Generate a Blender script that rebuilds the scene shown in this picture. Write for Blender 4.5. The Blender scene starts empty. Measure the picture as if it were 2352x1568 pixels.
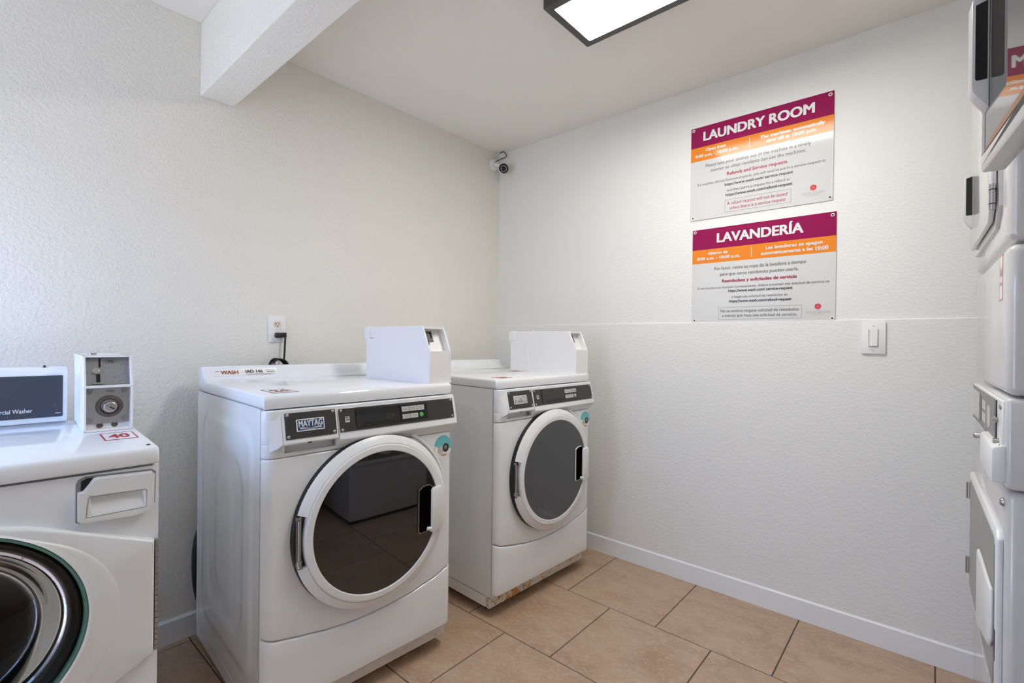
import bpy, bmesh, math, random
from mathutils import Vector, Matrix

random.seed(7)
PI = math.pi
S = bpy.context.scene
C = S.collection

# ------------------------------------------------------------------ camera
cam_d = bpy.data.cameras.new('camera')
cam_d.sensor_width = 36.0
cam_d.lens = 1103.06 * 36.0 / 2352.0
cam_d.clip_start = 0.02
cam = bpy.data.objects.new('camera', cam_d)
C.objects.link(cam)
YAW, PITCH, ROLL = math.radians(48.7917), math.radians(-0.0634), math.radians(0.6138)
fw = Vector((math.sin(YAW)*math.cos(PITCH), math.cos(YAW)*math.cos(PITCH), math.sin(PITCH)))
rt = Vector((math.cos(YAW), -math.sin(YAW), 0))
up = rt.cross(fw)
r2 = rt*math.cos(ROLL) + up*math.sin(ROLL)
u2 = -rt*math.sin(ROLL) + up*math.cos(ROLL)
M = Matrix(((r2.x, u2.x, -fw.x, -2.379), (r2.y, u2.y, -fw.y, -2.2113), (r2.z, u2.z, -fw.z, 1.1821), (0, 0, 0, 1)))
cam.matrix_world = M
S.camera = cam

# ------------------------------------------------------------------ world, light, exposure
LAMP_POWER = 20.0
FILL_POWER = 2.5  # strength of the added, unseen fill light
SKY_POWER = 7.0
w = bpy.data.worlds.new('world')
S.world = w
w.use_nodes = True
bg = w.node_tree.nodes['Background']
bg.inputs['Color'].default_value = (0.36, 0.56, 1.0, 1)
bg.inputs['Strength'].default_value = SKY_POWER
S.view_settings.view_transform = 'Standard'
S.view_settings.look = 'None'
S.view_settings.gamma = 1.0
S.view_settings.use_curve_mapping = False
S.view_settings.exposure = 0.72
S.cycles.use_denoising = True
S.cycles.max_bounces = 12
S.cycles.diffuse_bounces = 8
S.cycles.glossy_bounces = 6
S.cycles.transmission_bounces = 8
S.cycles.sample_clamp_indirect = 8.0
S.cycles.caustics_reflective = False
S.cycles.caustics_refractive = False

sun_d = bpy.data.lights.new('sun', 'SUN')
sun_d.energy = 13.0
sun_d.angle = math.radians(0.6)
sun_d.color = (1.0, 0.93, 0.82)
sun = bpy.data.objects.new('sun', sun_d)
C.objects.link(sun)
sun.rotation_euler = Vector((-0.12, -0.62, -0.78)).to_track_quat('-Z', 'Y').to_euler()
XL, YF, HC = -3.25, -3.10, 2.44           # left wall, front wall, ceiling height
DY0, DY1, DZ = -1.02, -0.10, 2.00        # doorway in the left wall
pd = bpy.data.lights.new('doorway_daylight', 'AREA')
pd.shape = 'RECTANGLE'
pd.size, pd.size_y = DY1 - DY0, DZ
pd.cycles.is_portal = True
po = bpy.data.objects.new('doorway_daylight', pd)
C.objects.link(po)
po.location = (XL - 0.05, (DY0 + DY1)/2, DZ/2)
po.rotation_euler = (PI/2, 0, -PI/2)

# ------------------------------------------------------------------ materials
def lin(c):
    return tuple((x/12.92 if x <= 0.04045 else ((x + 0.055)/1.055)**2.4) for x in (v/255.0 for v in c))

def mat(name, rgb, rough=0.5, metal=0.0, ior=1.5, trans=0.0, coat=0.0, emit=None):
    m = bpy.data.materials.new(name)
    m.use_nodes = True
    b = m.node_tree.nodes['Principled BSDF']
    b.inputs['Base Color'].default_value = (*lin(rgb), 1)
    b.inputs['Roughness'].default_value = rough
    b.inputs['Metallic'].default_value = metal
    b.inputs['IOR'].default_value = ior
    b.inputs['Transmission Weight'].default_value = trans
    b.inputs['Coat Weight'].default_value = coat
    b.inputs['Coat Roughness'].default_value = 0.04
    if emit:
        b.inputs['Emission Color'].default_value = (*emit[0], 1)
        b.inputs['Emission Strength'].default_value = emit[1]
    return m

def nd(m, t, **kw):
    n = m.node_tree.nodes.new(t)
    for k, v in kw.items():
        if k in n.inputs:
            n.inputs[k].default_value = v
        else:
            setattr(n, k, v)
    return n

def add_bump(m, scale, strength, dist, detail=4.0, rough=0.55, stretch=None, coord='Object'):
    nt = m.node_tree
    tc = nd(m, 'ShaderNodeTexCoord')
    src = tc.outputs[coord]
    if stretch:
        mp = nd(m, 'ShaderNodeMapping')
        mp.inputs['Scale'].default_value = stretch
        nt.links.new(src, mp.inputs['Vector'])
        src = mp.outputs['Vector']
    no = nd(m, 'ShaderNodeTexNoise', Scale=scale, Detail=detail, Roughness=rough)
    nt.links.new(src, no.inputs['Vector'])
    bu = nd(m, 'ShaderNodeBump', Strength=strength, Distance=dist)
    nt.links.new(no.outputs['Fac'], bu.inputs['Height'])
    nt.links.new(bu.outputs['Normal'], m.node_tree.nodes['Principled BSDF'].inputs['Normal'])
    return no, src

def add_spots(m, rgb, scale, lo, hi, detail=6.0, box=None):
    """mix in a second colour where a noise passes a threshold (wear, rust, mottle)"""
    nt = m.node_tree
    b = nt.nodes['Principled BSDF']
    tc = nd(m, 'ShaderNodeTexCoord')
    no = nd(m, 'ShaderNodeTexNoise', Scale=scale, Detail=detail, Roughness=0.65)
    nt.links.new(tc.outputs['Object'], no.inputs['Vector'])
    mr = nd(m, 'ShaderNodeMapRange')
    mr.inputs['From Min'].default_value = lo
    mr.inputs['From Max'].default_value = hi
    nt.links.new(no.outputs['Fac'], mr.inputs['Value'])
    fac = mr.outputs['Result']
    if box:
        sx = nd(m, 'ShaderNodeSeparateXYZ')
        nt.links.new(tc.outputs['Object'], sx.inputs['Vector'])
        r2_ = nd(m, 'ShaderNodeMapRange')
        r2_.inputs['From Min'].default_value = box[0]
        r2_.inputs['From Max'].default_value = box[1]
        nt.links.new(sx.outputs['X'], r2_.inputs['Value'])
        mu = nd(m, 'ShaderNodeMath', operation='MULTIPLY')
        nt.links.new(fac, mu.inputs[0])
        nt.links.new(r2_.outputs['Result'], mu.inputs[1])
        fac = mu.outputs['Value']
    mx = nd(m, 'ShaderNodeMix', data_type='RGBA')
    nt.links.new(fac, mx.inputs[0])
    cin = b.inputs['Base Color']
    if cin.is_linked:
        nt.links.new(cin.links[0].from_socket, mx.inputs[6])
    else:
        mx.inputs[6].default_value = cin.default_value
    mx.inputs[7].default_value = (*lin(rgb), 1)
    nt.links.new(mx.outputs[2], cin)

WALL = mat('wall_paint', (233, 230, 222), 0.6)
add_bump(WALL, 85, 0.9, 0.0040, detail=3.0)
WALLR = mat('wall_paint_right', (232, 232, 228), 0.6)
add_bump(WALLR, 80, 0.55, 0.0035, detail=3.0, stretch=(1, 1, 1.25))
CEIL = mat('ceiling_paint', (233, 229, 221), 0.7)
add_bump(CEIL, 180, 0.12, 0.002)
BASEW = mat('baseboard_paint', (236, 238, 239), 0.35)
add_bump(BASEW, 60, 0.08, 0.002)
ENAMEL = mat('white_enamel', (233, 235, 237), 0.09, coat=0.3)
add_bump(ENAMEL, 60, 0.012, 0.001)
DRYW = mat('dryer_enamel', (206, 205, 203), 0.14, coat=0.3)
add_bump(DRYW, 220, 0.02, 0.001)
DRYP = mat('dryer_plastic', (196, 195, 192), 0.3)
PLASTIC = mat('white_plastic', (230, 231, 230), 0.32)
BOXW = mat('coin_box_enamel', (238, 237, 237), 0.22)
add_bump(BOXW, 260, 0.04, 0.001)
CREAM = mat('ivory_plastic', (222, 210, 190), 0.35)
OUTW = mat('wall_plate_plastic', (236, 236, 233), 0.3)
DARKP = mat('charcoal_panel', (52, 51, 50), 0.38)
add_bump(DARKP, 300, 0.05, 0.001)
DARKB = mat('washer_display_panel', (62, 66, 76), 0.3)
add_spots(DARKB, (92, 96, 104), 60, 0.62, 0.8)
BLACK = mat('black_plastic', (14, 14, 14), 0.3)
BLKGLOSS = mat('black_gloss', (20, 20, 20), 0.08)
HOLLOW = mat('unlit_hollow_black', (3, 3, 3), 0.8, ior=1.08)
RUBBER = mat('black_rubber', (20, 20, 20), 0.45)
STEEL = mat('brushed_steel', (176, 174, 170), 0.34, metal=1.0)
add_bump(STEEL, 40, 0.06, 0.001, stretch=(1, 1, 25))
PLATE = mat('grey_coin_plate', (150, 150, 152), 0.45, metal=0.6)
add_spots(PLATE, (120, 118, 116), 90, 0.55, 0.75)
DULL = mat('dull_grey_paint', (132, 130, 130), 0.45)
BRONZE = mat('worn_bronze', (104, 98, 92), 0.45, metal=0.6)
GLASSD = mat('dark_tinted_door_glass', (11, 11, 12), 0.03, ior=1.85)
GLASSG = mat('grey_reflection_door_glass', (36, 37, 40), 0.10, ior=1.95)  # grey base colour holds the reflection of the pale dryer front opposite
add_bump(GLASSG, 9, 0.03, 0.002)
GLASSC = bpy.data.materials.new('thin_clear_glass')
GLASSC.use_nodes = True
_t = GLASSC.node_tree
_t.nodes.remove(_t.nodes['Principled BSDF'])
_tr = _t.nodes.new('ShaderNodeBsdfTransparent')
_tr.inputs['Color'].default_value = (0.42, 0.43, 0.42, 1)
_gl = _t.nodes.new('ShaderNodeBsdfGlossy')
_gl.inputs['Roughness'].default_value = 0.05
_fr = _t.nodes.new('ShaderNodeFresnel')
_fr.inputs['IOR'].default_value = 1.42
_mx = _t.nodes.new('ShaderNodeMixShader')
_t.links.new(_fr.outputs[0], _mx.inputs[0])
_t.links.new(_tr.outputs[0], _mx.inputs[1])
_t.links.new(_gl.outputs[0], _mx.inputs[2])
_t.links.new(_mx.outputs[0], _t.nodes['Material Output'].inputs['Surface'])
GLASSM = mat('dryer_door_glass', (70, 68, 66), 0.02, ior=1.6)
GREEN = mat('green_glass_rim', (86, 128, 116), 0.15)
MAROON = mat('maroon_print', (148, 30, 82), 0.10, ior=1.26)
ORANGE = mat('orange_print', (233, 138, 50), 0.10, ior=1.26)
BOARD = mat('glossy_white_board', (214, 214, 212), 0.08, ior=1.26)
PWHITE = mat('white_print', (226, 228, 226), 0.2)
PDARK = mat('dark_grey_print', (62, 60, 60), 0.35)
PBLACK = mat('black_print', (28, 28, 30), 0.35)
PRED = mat('crimson_print', (166, 26, 60), 0.3)
PGREY = mat('grey_print', (140, 138, 136), 0.4)
LGREY = mat('light_grey_print', (196, 194, 190), 0.4)
FLOWER = mat('red_flower_print', (206, 44, 54), 0.3)
FLOWER2 = mat('pink_flower_print', (232, 120, 118), 0.3)
BLUE = mat('navy_print', (38, 62, 112), 0.3)
TEAL = mat('teal_print', (112, 196, 200), 0.3)
STICK = mat('white_sticker', (236, 234, 230), 0.3)
REDP = mat('red_print', (186, 40, 52), 0.35)
PINKP = mat('glare_paled_red_print', (214, 150, 150), 0.35)  # red print paled in colour to carry a grazing white reflection
BROWNP = mat('brick_red_print', (150, 60, 54), 0.35)
GREENP = mat('green_button_plastic', (98, 170, 92), 0.3)
GASKET = mat('brown_gasket', (150, 112, 84), 0.5)
FRAMEM = mat('dark_light_frame', (74, 72, 70), 0.42)
GLOW = mat('lit_diffuser', (255, 255, 255), 0.5, emit=((1.0, 0.985, 0.95), LAMP_POWER))
FILL_GLOW = mat('added_fill_diffuser', (255, 255, 255), 0.5, emit=((1.0, 0.97, 0.91), FILL_POWER))
KICKD = mat('scuffed_kick_panel', (214, 210, 206), 0.4)
add_spots(KICKD, (150, 146, 142), 46, 0.56, 0.72)
KICKR = mat('rusty_kick_panel', (216, 212, 204), 0.4)
add_spots(KICKR, (166, 162, 156), 40, 0.5, 0.66)
add_spots(KICKR, (190, 132, 62), 30, 0.47, 0.55, detail=8.0, box=(0.42, 0.28))
add_spots(KICKR, (140, 84, 34), 55, 0.56, 0.64, detail=8.0, box=(0.38, 0.26))
GROUT = mat('dark_grout', (92, 74, 60), 0.8)
add_bump(GROUT, 200, 0.3, 0.002)
CONC = mat('outside_concrete', (178, 174, 168), 0.8)
add_bump(CONC, 30, 0.3, 0.004)
STUCCO_OUT = mat('outside_stucco', (190, 176, 168), 0.8)
DRUM = mat('drum_steel', (58, 56, 53), 0.4, metal=0.5)
add_spots(DRUM, (34, 33, 31), 30, 0.55, 0.7)

TILE = mat('beige_tile', (172, 136, 106), 0.42)
def build_tile():
    m = TILE
    nt = m.node_tree
    b = nt.nodes['Principled BSDF']
    tc = nd(m, 'ShaderNodeTexCoord')
    oi = nd(m, 'ShaderNodeObjectInfo')
    cv = nd(m, 'ShaderNodeCombineXYZ')
    mu = nd(m, 'ShaderNodeMath', operation='MULTIPLY')
    mu.inputs[1].default_value = 37.0
    nt.links.new(oi.outputs['Random'], mu.inputs[0])
    nt.links.new(mu.outputs[0], cv.inputs['Z'])
    ad = nd(m, 'ShaderNodeVectorMath', operation='ADD')
    nt.links.new(tc.outputs['Object'], ad.inputs[0])
    nt.links.new(cv.outputs[0], ad.inputs[1])
    mp = nd(m, 'ShaderNodeMapping')
    mp.inputs['Scale'].default_value = (1.6, 1.0, 1.0)
    mp.inputs['Rotation'].default_value = (0, 0, 0.6)
    nt.links.new(ad.outputs[0], mp.inputs['Vector'])
    n1 = nd(m, 'ShaderNodeTexNoise', Scale=5.0, Detail=6.0, Roughness=0.6, Distortion=0.7)
    n2 = nd(m, 'ShaderNodeTexNoise', Scale=46.0, Detail=5.0, Roughness=0.6, Distortion=0.5)
    nt.links.new(mp.outputs[0], n1.inputs['Vector'])
    nt.links.new(mp.outputs[0], n2.inputs['Vector'])
    r = nd(m, 'ShaderNodeValToRGB')
    r.color_ramp.elements[0].position = 0.30
    r.color_ramp.elements[0].color = (*lin((168, 139, 113)), 1)
    r.color_ramp.elements[1].position = 0.70
    r.color_ramp.elements[1].color = (*lin((190, 164, 139)), 1)
    nt.links.new(n1.outputs['Fac'], r.inputs['Fac'])
    mr = nd(m, 'ShaderNodeMapRange')
    mr.inputs['From Min'].default_value = 0.50
    mr.inputs['From Max'].default_value = 0.74
    mr.inputs['To Max'].default_value = 0.75
    nt.links.new(n2.outputs['Fac'], mr.inputs['Value'])
    mx = nd(m, 'ShaderNodeMix', data_type='RGBA')
    nt.links.new(mr.outputs[0], mx.inputs[0])
    nt.links.new(r.outputs['Color'], mx.inputs[6])
    mx.inputs[7].default_value = (*lin((203, 176, 150)), 1)
    nt.links.new(mx.outputs[2], b.inputs['Base Color'])
    bu = nd(m, 'ShaderNodeBump', Strength=0.12, Distance=0.002)
    nt.links.new(n2.outputs['Fac'], bu.inputs['Height'])
    nt.links.new(bu.outputs['Normal'], b.inputs['Normal'])
build_tile()

# ------------------------------------------------------------------ mesh helpers
def smooth_mesh(me, angle=40):
    for p in me.polygons:
        p.use_smooth = True
    try:
        me.set_sharp_from_angle(angle=math.radians(angle))
    except Exception:
        pass

def obj(name, bm, m, parent=None, smooth=True, angle=40):
    me = bpy.data.meshes.new(name)
    bmesh.ops.recalc_face_normals(bm, faces=bm.faces)
    bm.to_mesh(me)
    bm.free()
    ms = m if isinstance(m, (list, tuple)) else [m]
    for x in ms:
        me.materials.append(x)
    if smooth:
        smooth_mesh(me, angle)
    o = bpy.data.objects.new(name, me)
    C.objects.link(o)
    if parent is not None:
        o.parent = parent
    return o

def thing(name, label, cat, loc=(0, 0, 0), rz=0.0, group=None):
    o = bpy.data.objects.new(name, None)
    o.empty_display_size = 0.1
    C.objects.link(o)
    o.location = loc
    o.rotation_euler = (0, 0, rz)
    o['label'] = label
    o['category'] = cat
    if group:
        o['group'] = group
    return o

def struct(name, bm, m, parent=None, smooth=False):
    o = obj(name, bm, m, parent, smooth=smooth)
    if parent is None:
        o['kind'] = 'structure'
    return o

def join(bm, other):
    me = bpy.data.meshes.new('tmp')
    other.to_mesh(me)
    other.free()
    bm.from_mesh(me)
    bpy.data.meshes.remove(me)
    return bm

def box(x0, x1, y0, y1, z0, z1, bev=0.0, seg=2):
    bm = bmesh.new()
    v = [bm.verts.new(p) for p in ((x0, y0, z0), (x1, y0, z0), (x1, y1, z0), (x0, y1, z0), (x0, y0, z1), (x1, y0, z1), (x1, y1, z1), (x0, y1, z1))]
    for f in ((0, 3, 2, 1), (4, 5, 6, 7), (0, 1, 5, 4), (1, 2, 6, 5), (2, 3, 7, 6), (3, 0, 4, 7)):
        bm.faces.new([v[i] for i in f])
    if bev > 0:
        bmesh.ops.bevel(bm, geom=list(bm.edges), offset=bev, segments=seg, profile=0.5, affect='EDGES')
    return bm

def boxes(*specs):
    bm = bmesh.new()
    for s in specs:
        join(bm, box(*s))
    return bm

def prism(pts, axis, a, b, bev=0.0, seg=2, ang=25):
    """pts in the plane normal to axis: x->(y,z), y->(x,z), z->(x,y)"""
    bm = bmesh.new()
    def P(p, t):
        return {'x': (t, p[0], p[1]), 'y': (p[0], t, p[1]), 'z': (p[0], p[1], t)}[axis]
    A = [bm.verts.new(P(p, a)) for p in pts]
    B = [bm.verts.new(P(p, b)) for p in pts]
    n = len(pts)
    bm.faces.new(A)
    bm.faces.new(B[::-1])
    for i in range(n):
        bm.faces.new((A[i], B[i], B[(i+1) % n], A[(i+1) % n]))
    bmesh.ops.recalc_face_normals(bm, faces=bm.faces)
    if bev > 0:
        es = [e for e in bm.edges if len(e.link_faces) == 2 and e.calc_face_angle(0) > math.radians(ang)]
        bmesh.ops.bevel(bm, geom=es, offset=bev, segments=seg, profile=0.5, affect='EDGES')
    return bm

def lathe(prof, cx, cz, n=96, a0=0.0, a1=2*PI, close=False, axis='y', cy=0.0):
    """prof: (radius, depth) points turned about the y axis through (cx, cz); or about z through (cx, cy)"""
    bm = bmesh.new()
    full = abs(a1 - a0 - 2*PI) < 1e-6
    cnt = n if full else n + 1
    rows = []
    for i in range(cnt):
        a = a0 + (a1 - a0)*i/n
        row = []
        for r, y in prof:
            if axis == 'y':
                row.append(bm.verts.new((cx + r*math.cos(a), y, cz + r*math.sin(a))))
            else:
                row.append(bm.verts.new((cx + r*math.cos(a), cy + r*math.sin(a), cz + y)))
        rows.append(row)
    m = len(prof)
    for i in range(cnt if full else cnt - 1):
        p, q = rows[i], rows[(i+1) % cnt]
        for k in range(m if close else m - 1):
            k2 = (k+1) % m
            bm.faces.new((p[k], q[k], q[k2], p[k2]))
    if not full and close:
        bm.faces.new(rows[0])
        bm.faces.new(rows[-1][::-1])
    bmesh.ops.remove_doubles(bm, verts=bm.verts, dist=1e-6)
    return bm

def cyl(p0, p1, r, n=20, r1=None):
    bm = bmesh.new()
    p0, p1 = Vector(p0), Vector(p1)
    d = p1 - p0
    mt = Matrix.Translation((p0 + p1)/2) @ d.to_track_quat('Z', 'Y').to_matrix().to_4x4()
    bmesh.ops.create_cone(bm, cap_ends=True, segments=n, radius1=r, radius2=r if r1 is None else r1, depth=d.length, matrix=mt)
    return bm

def tube(pts, r, n=10, sub=8):
    """smooth tube through pts (Catmull-Rom)"""
    P = [Vector(p) for p in pts]
    Q = []
    for i in range(len(P) - 1):
        p0 = P[max(i-1, 0)]; p1 = P[i]; p2 = P[i+1]; p3 = P[min(i+2, len(P)-1)]
        for k in range(sub):
            t = k/sub
            Q.append(0.5*((2*p1) + (p2-p0)*t + (2*p0-5*p1+4*p2-p3)*t*t + (-p0+3*p1-3*p2+p3)*t**3))
    Q.append(P[-1])
    bm = bmesh.new()
    rings = []
    ref = Vector((0.13, 0.27, 0.95)).normalized()
    for i, q in enumerate(Q):
        t = (Q[min(i+1, len(Q)-1)] - Q[max(i-1, 0)]).normalized()
        a = t.cross(ref)
        if a.length < 1e-3:
            a = t.cross(Vector((1, 0, 0)))
        a.normalize()
        b = t.cross(a)
        ref = b.cross(t) if False else ref
        rings.append([bm.verts.new(q + (a*math.cos(2*PI*k/n) + b*math.sin(2*PI*k/n))*r) for k in range(n)])
    for i in range(len(rings)-1):
        for k in range(n):
            bm.faces.new((rings[i][k], rings[i][(k+1) % n], rings[i+1][(k+1) % n], rings[i+1][k]))
    bm.faces.new(rings[0])
    bm.faces.new(rings[-1][::-1])
    return bm

def rrect(x0, x1, z0, z1, r, n=6):
    pts = []
    for cx, cz, a in ((x1-r, z0+r, -PI/2), (x1-r, z1-r, 0), (x0+r, z1-r, PI/2), (x0+r, z0+r, PI)):
        for i in range(n+1):
            t = a + PI/2*i/n
            pts.append((cx + r*math.cos(t), cz + r*math.sin(t)))
    return pts

def disc(cx, cz, r, y, n=32, t=0.0006, sx=1.0):
    return prism([(cx + sx*r*math.cos(2*PI*i/n), cz + r*math.sin(2*PI*i/n)) for i in range(n)], 'y', y, y + t)

def xform(bm, m):
    bmesh.ops.transform(bm, matrix=m, verts=bm.verts)
    return bm

def face_frame(x, y, z, tilt=0.0):
    """local x stays x, local z climbs the face, local -y leaves it; tilt leans the top back"""
    return Matrix.Translation((x, y, z)) @ Matrix.Rotation(-tilt, 4, 'X')

# flat lettering
_cap = {}
def text_bm(body, u0, u1, v, cap=None, bold=0.0, shear=0.0, y=0.0):
    """lettering in the x-z plane from x=u0 to u1 with baseline z=v, capitals of height cap"""
    def raw(s):
        cu = bpy.data.curves.new('t', 'FONT')
        cu.body = s
        cu.size = 1.0
        cu.resolution_u = 3
        cu.offset = min(bold, 0.0)
        cu.shear = shear
        o = bpy.data.objects.new('t', cu)
        C.objects.link(o)
        dg = bpy.context.evaluated_depsgraph_get()
        me = bpy.data.meshes.new_from_object(o.evaluated_get(dg))
        bpy.data.objects.remove(o)
        bpy.data.curves.remove(cu)
        return me
    key = round(bold, 3)
    if key not in _cap:
        h = raw('H')
        zs = [q.co.y for q in h.vertices]
        _cap[key] = (max(zs), min(zs))
        bpy.data.meshes.remove(h)
    me = raw(body)
    bm = bmesh.new()
    bm.from_mesh(me)
    me_keep = me
    if bold > 0:
        for lay, (dx, dy) in enumerate(((-1.2, 0.0), (1.2, 0.0), (-0.85, 0.7), (0.85, 0.7), (-0.85, -0.7), (0.85, -0.7))):
            e = bmesh.new()
            e.from_mesh(me_keep)
            bmesh.ops.translate(e, vec=(dx*bold, dy*bold, lay + 1), verts=e.verts)
            join(bm, e)
    bpy.data.meshes.remove(me_keep)
    xs = [q.co.x for q in bm.verts]
    a, b = min(xs), max(xs)
    sx = (u1 - u0)/(b - a)
    top, bot = _cap[key]
    sy = (cap/(top - bot)) if cap else sx
    for q in bm.verts:
        q.co = Vector((u0 + (q.co.x - a)*sx, y - 0.00005*q.co.z, v + (q.co.y - bot)*sy))
    return bm

def radial_plate(outline, c, R, y0, y1, n=96):
    """plate with a round hole; outline is a star-shaped polygon about c, in x-z"""
    cx, cz = c
    angs = set(2*PI*i/n for i in range(n))
    for p in outline:
        angs.add(math.atan2(p[1]-cz, p[0]-cx) % (2*PI))
    angs = sorted(angs)
    def hit(a):
        d = (math.cos(a), math.sin(a))
        best = None
        for i in range(len(outline)):
            p, q = outline[i], outline[(i+1) % len(outline)]
            ex, ez = q[0]-p[0], q[1]-p[1]
            det = d[0]*(-ez) + ex*d[1]
            if abs(det) < 1e-12:
                continue
            px, pz = p[0]-cx, p[1]-cz
            t = (px*(-ez) + ex*pz)/det
            s = (d[0]*pz - d[1]*px)/det
            if t > 0 and -1e-6 <= s <= 1+1e-6 and (best is None or t > best):
                best = t
        return (cx + d[0]*best, cz + d[1]*best)
    bm = bmesh.new()
    rows = []
    for a in angs:
        o = hit(a)
        i = (cx + R*math.cos(a), cz + R*math.sin(a))
        rows.append([bm.verts.new((i[0], y0, i[1])), bm.verts.new((o[0], y0, o[1])), bm.verts.new((o[0], y1, o[1])), bm.verts.new((i[0], y1, i[1]))])
    k = len(rows)
    for j in range(k):
        p, q = rows[j], rows[(j+1) % k]
        for t in range(4):
            bm.faces.new((p[t], q[t], q[(t+1) % 4], p[(t+1) % 4]))
    bmesh.ops.remove_doubles(bm, verts=bm.verts, dist=1e-5)
    return bm

def ring_plate(outline, inner, c, y0, y1, bev=0.0):
    """flat plate between two polygons that are both star-shaped about c"""
    def hit(poly, a):
        d = (math.cos(a), math.sin(a))
        best = 0.0
        for i in range(len(poly)):
            p, q = poly[i], poly[(i+1) % len(poly)]
            ex, ez = q[0]-p[0], q[1]-p[1]
            det = -d[0]*ez + ex*d[1]
            if abs(det) < 1e-12:
                continue
            px, pz = p[0]-c[0], p[1]-c[1]
            t_ = (-px*ez + ex*pz)/det
            s_ = (d[0]*pz - d[1]*px)/det
            if t_ > 0 and -1e-6 <= s_ <= 1+1e-6:
                best = max(best, t_)
        return (c[0] + d[0]*best, c[1] + d[1]*best)
    angs = sorted(set([round(math.atan2(p[1]-c[1], p[0]-c[0]) % (2*PI), 6) for p in list(outline) + list(inner)] + [round(2*PI*k/48, 6) for k in range(48)]))
    bm = bmesh.new()
    rows = []
    for a in angs:
        o, i = hit(outline, a), hit(inner, a)
        rows.append([bm.verts.new((i[0], y0, i[1])), bm.verts.new((o[0], y0, o[1])), bm.verts.new((o[0], y1, o[1])), bm.verts.new((i[0], y1, i[1]))])
    n = len(rows)
    for j in range(n):
        p, q = rows[j], rows[(j+1) % n]
        for k in range(4):
            bm.faces.new((p[k], q[k], q[(k+1) % 4], p[(k+1) % 4]))
    bmesh.ops.recalc_face_normals(bm, faces=bm.faces)
    if bev:
        es = [e for e in bm.edges if len(e.link_faces) == 2 and e.calc_face_angle(0) > 0.9 and all(v.co.y < y0 + 1e-5 for v in e.verts)]
        bmesh.ops.bevel(bm, geom=es, offset=bev, segments=2, affect='EDGES')
    return bm

# ================================================================== the room
fl = struct('floor', box(XL, 0.0, YF, 0.0, -0.06, -0.003), GROUT)
xs = [0.0, 0.476, 0.924, 1.360, 1.785, 2.222, 2.660, 3.097, -XL]
G = 0.0022
tcache = {}
def tile_mesh(a, b):
    k = (round(a, 3), round(b, 3))
    if k not in tcache:
        bm = box(-a/2, a/2, -b/2, b/2, -0.010, 0.0)
        top = [e for e in bm.edges if all(v.co.z > -0.001 for v in e.verts)]
        bmesh.ops.bevel(bm, geom=top, offset=0.0015, segments=1, affect='EDGES')
        me = bpy.data.meshes.new('tile')
        bm.to_mesh(me); bm.free()
        me.materials.append(TILE)
        tcache[k] = me
    return tcache[k]
for i in range(len(xs)-1):
    off = 0.039 if i % 2 == 0 else 0.2655
    if xs[i+1] - xs[i] < 0.03:
        continue
    cuts = [0.0] + [off + 0.438*k for k in range(9) if 0.02 < off + 0.438*k < -YF - 0.02] + [-YF]
    for k in range(len(cuts)-1):
        a, b = xs[i+1]-xs[i]-2*G, cuts[k+1]-cuts[k]-2*G
        o = bpy.data.objects.new('tile', tile_mesh(a, b))
        C.objects.link(o)
        o.parent = fl
        o.location = (-(xs[i]+xs[i+1])/2, -(cuts[k]+cuts[k+1])/2, random.uniform(-0.0004, 0.0004))

struct('wall_back', box(XL - 0.12, 0.12, 0.0, 0.12, -0.06, HC + 0.1), WALL)
wr = struct('wall_right', box(0.0, 0.12, YF - 0.12, 0.0, -0.06, HC + 0.1), WALLR)
# lower half of the right wall stands a few millimetres proud; its edge makes the ledge line
obj('wainscot', prism([(-0.006, 0.0), (0.0, 0.0), (0.0, 1.2835), (-0.003, 1.2835), (-0.006, 1.281)], 'y', YF, 0.0), WALLR, wr, smooth=False)
struct('wall_front', box(XL - 0.12, 0.12, YF - 0.12, YF, -0.06, HC + 0.1), WALL)
struct('wall_left', boxes((XL - 0.12, XL, YF, DY0, -0.06, HC + 0.1), (XL - 0.12, XL, DY1, 0.0, -0.06, HC + 0.1), (XL - 0.12, XL, DY0, DY1, DZ, HC + 0.1)), WALL)
struct('ceiling', box(XL - 0.12, 0.12, YF - 0.12, 0.12, HC, HC + 0.1), CEIL)
struct('ceiling_beam', box(-1.762, -1.639, YF, 0.0, 2.148, HC, 0.004, 2), WALL)
struct('baseboard_back', prism([(0.0, 0.0), (0.0, 0.092), (-0.006, 0.092), (-0.012, 0.085), (-0.012, 0.0)], 'x', XL, 0.0), BASEW)
bb = prism([(0.0, 0.0), (0.0, 0.092), (-0.006, 0.092), (-0.012, 0.085), (-0.012, 0.0)], 'y', YF, 0.0)
struct('baseboard_right', bb, BASEW)
struct('ground', box(XL - 9, XL - 0.12, -9.0, 7.0, -0.10, -0.02), CONC)
struct('outside_wall', box(XL - 5.2, XL - 5.0, -9.0, 7.0, -0.02, 2.75), STUCCO_OUT)

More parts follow.
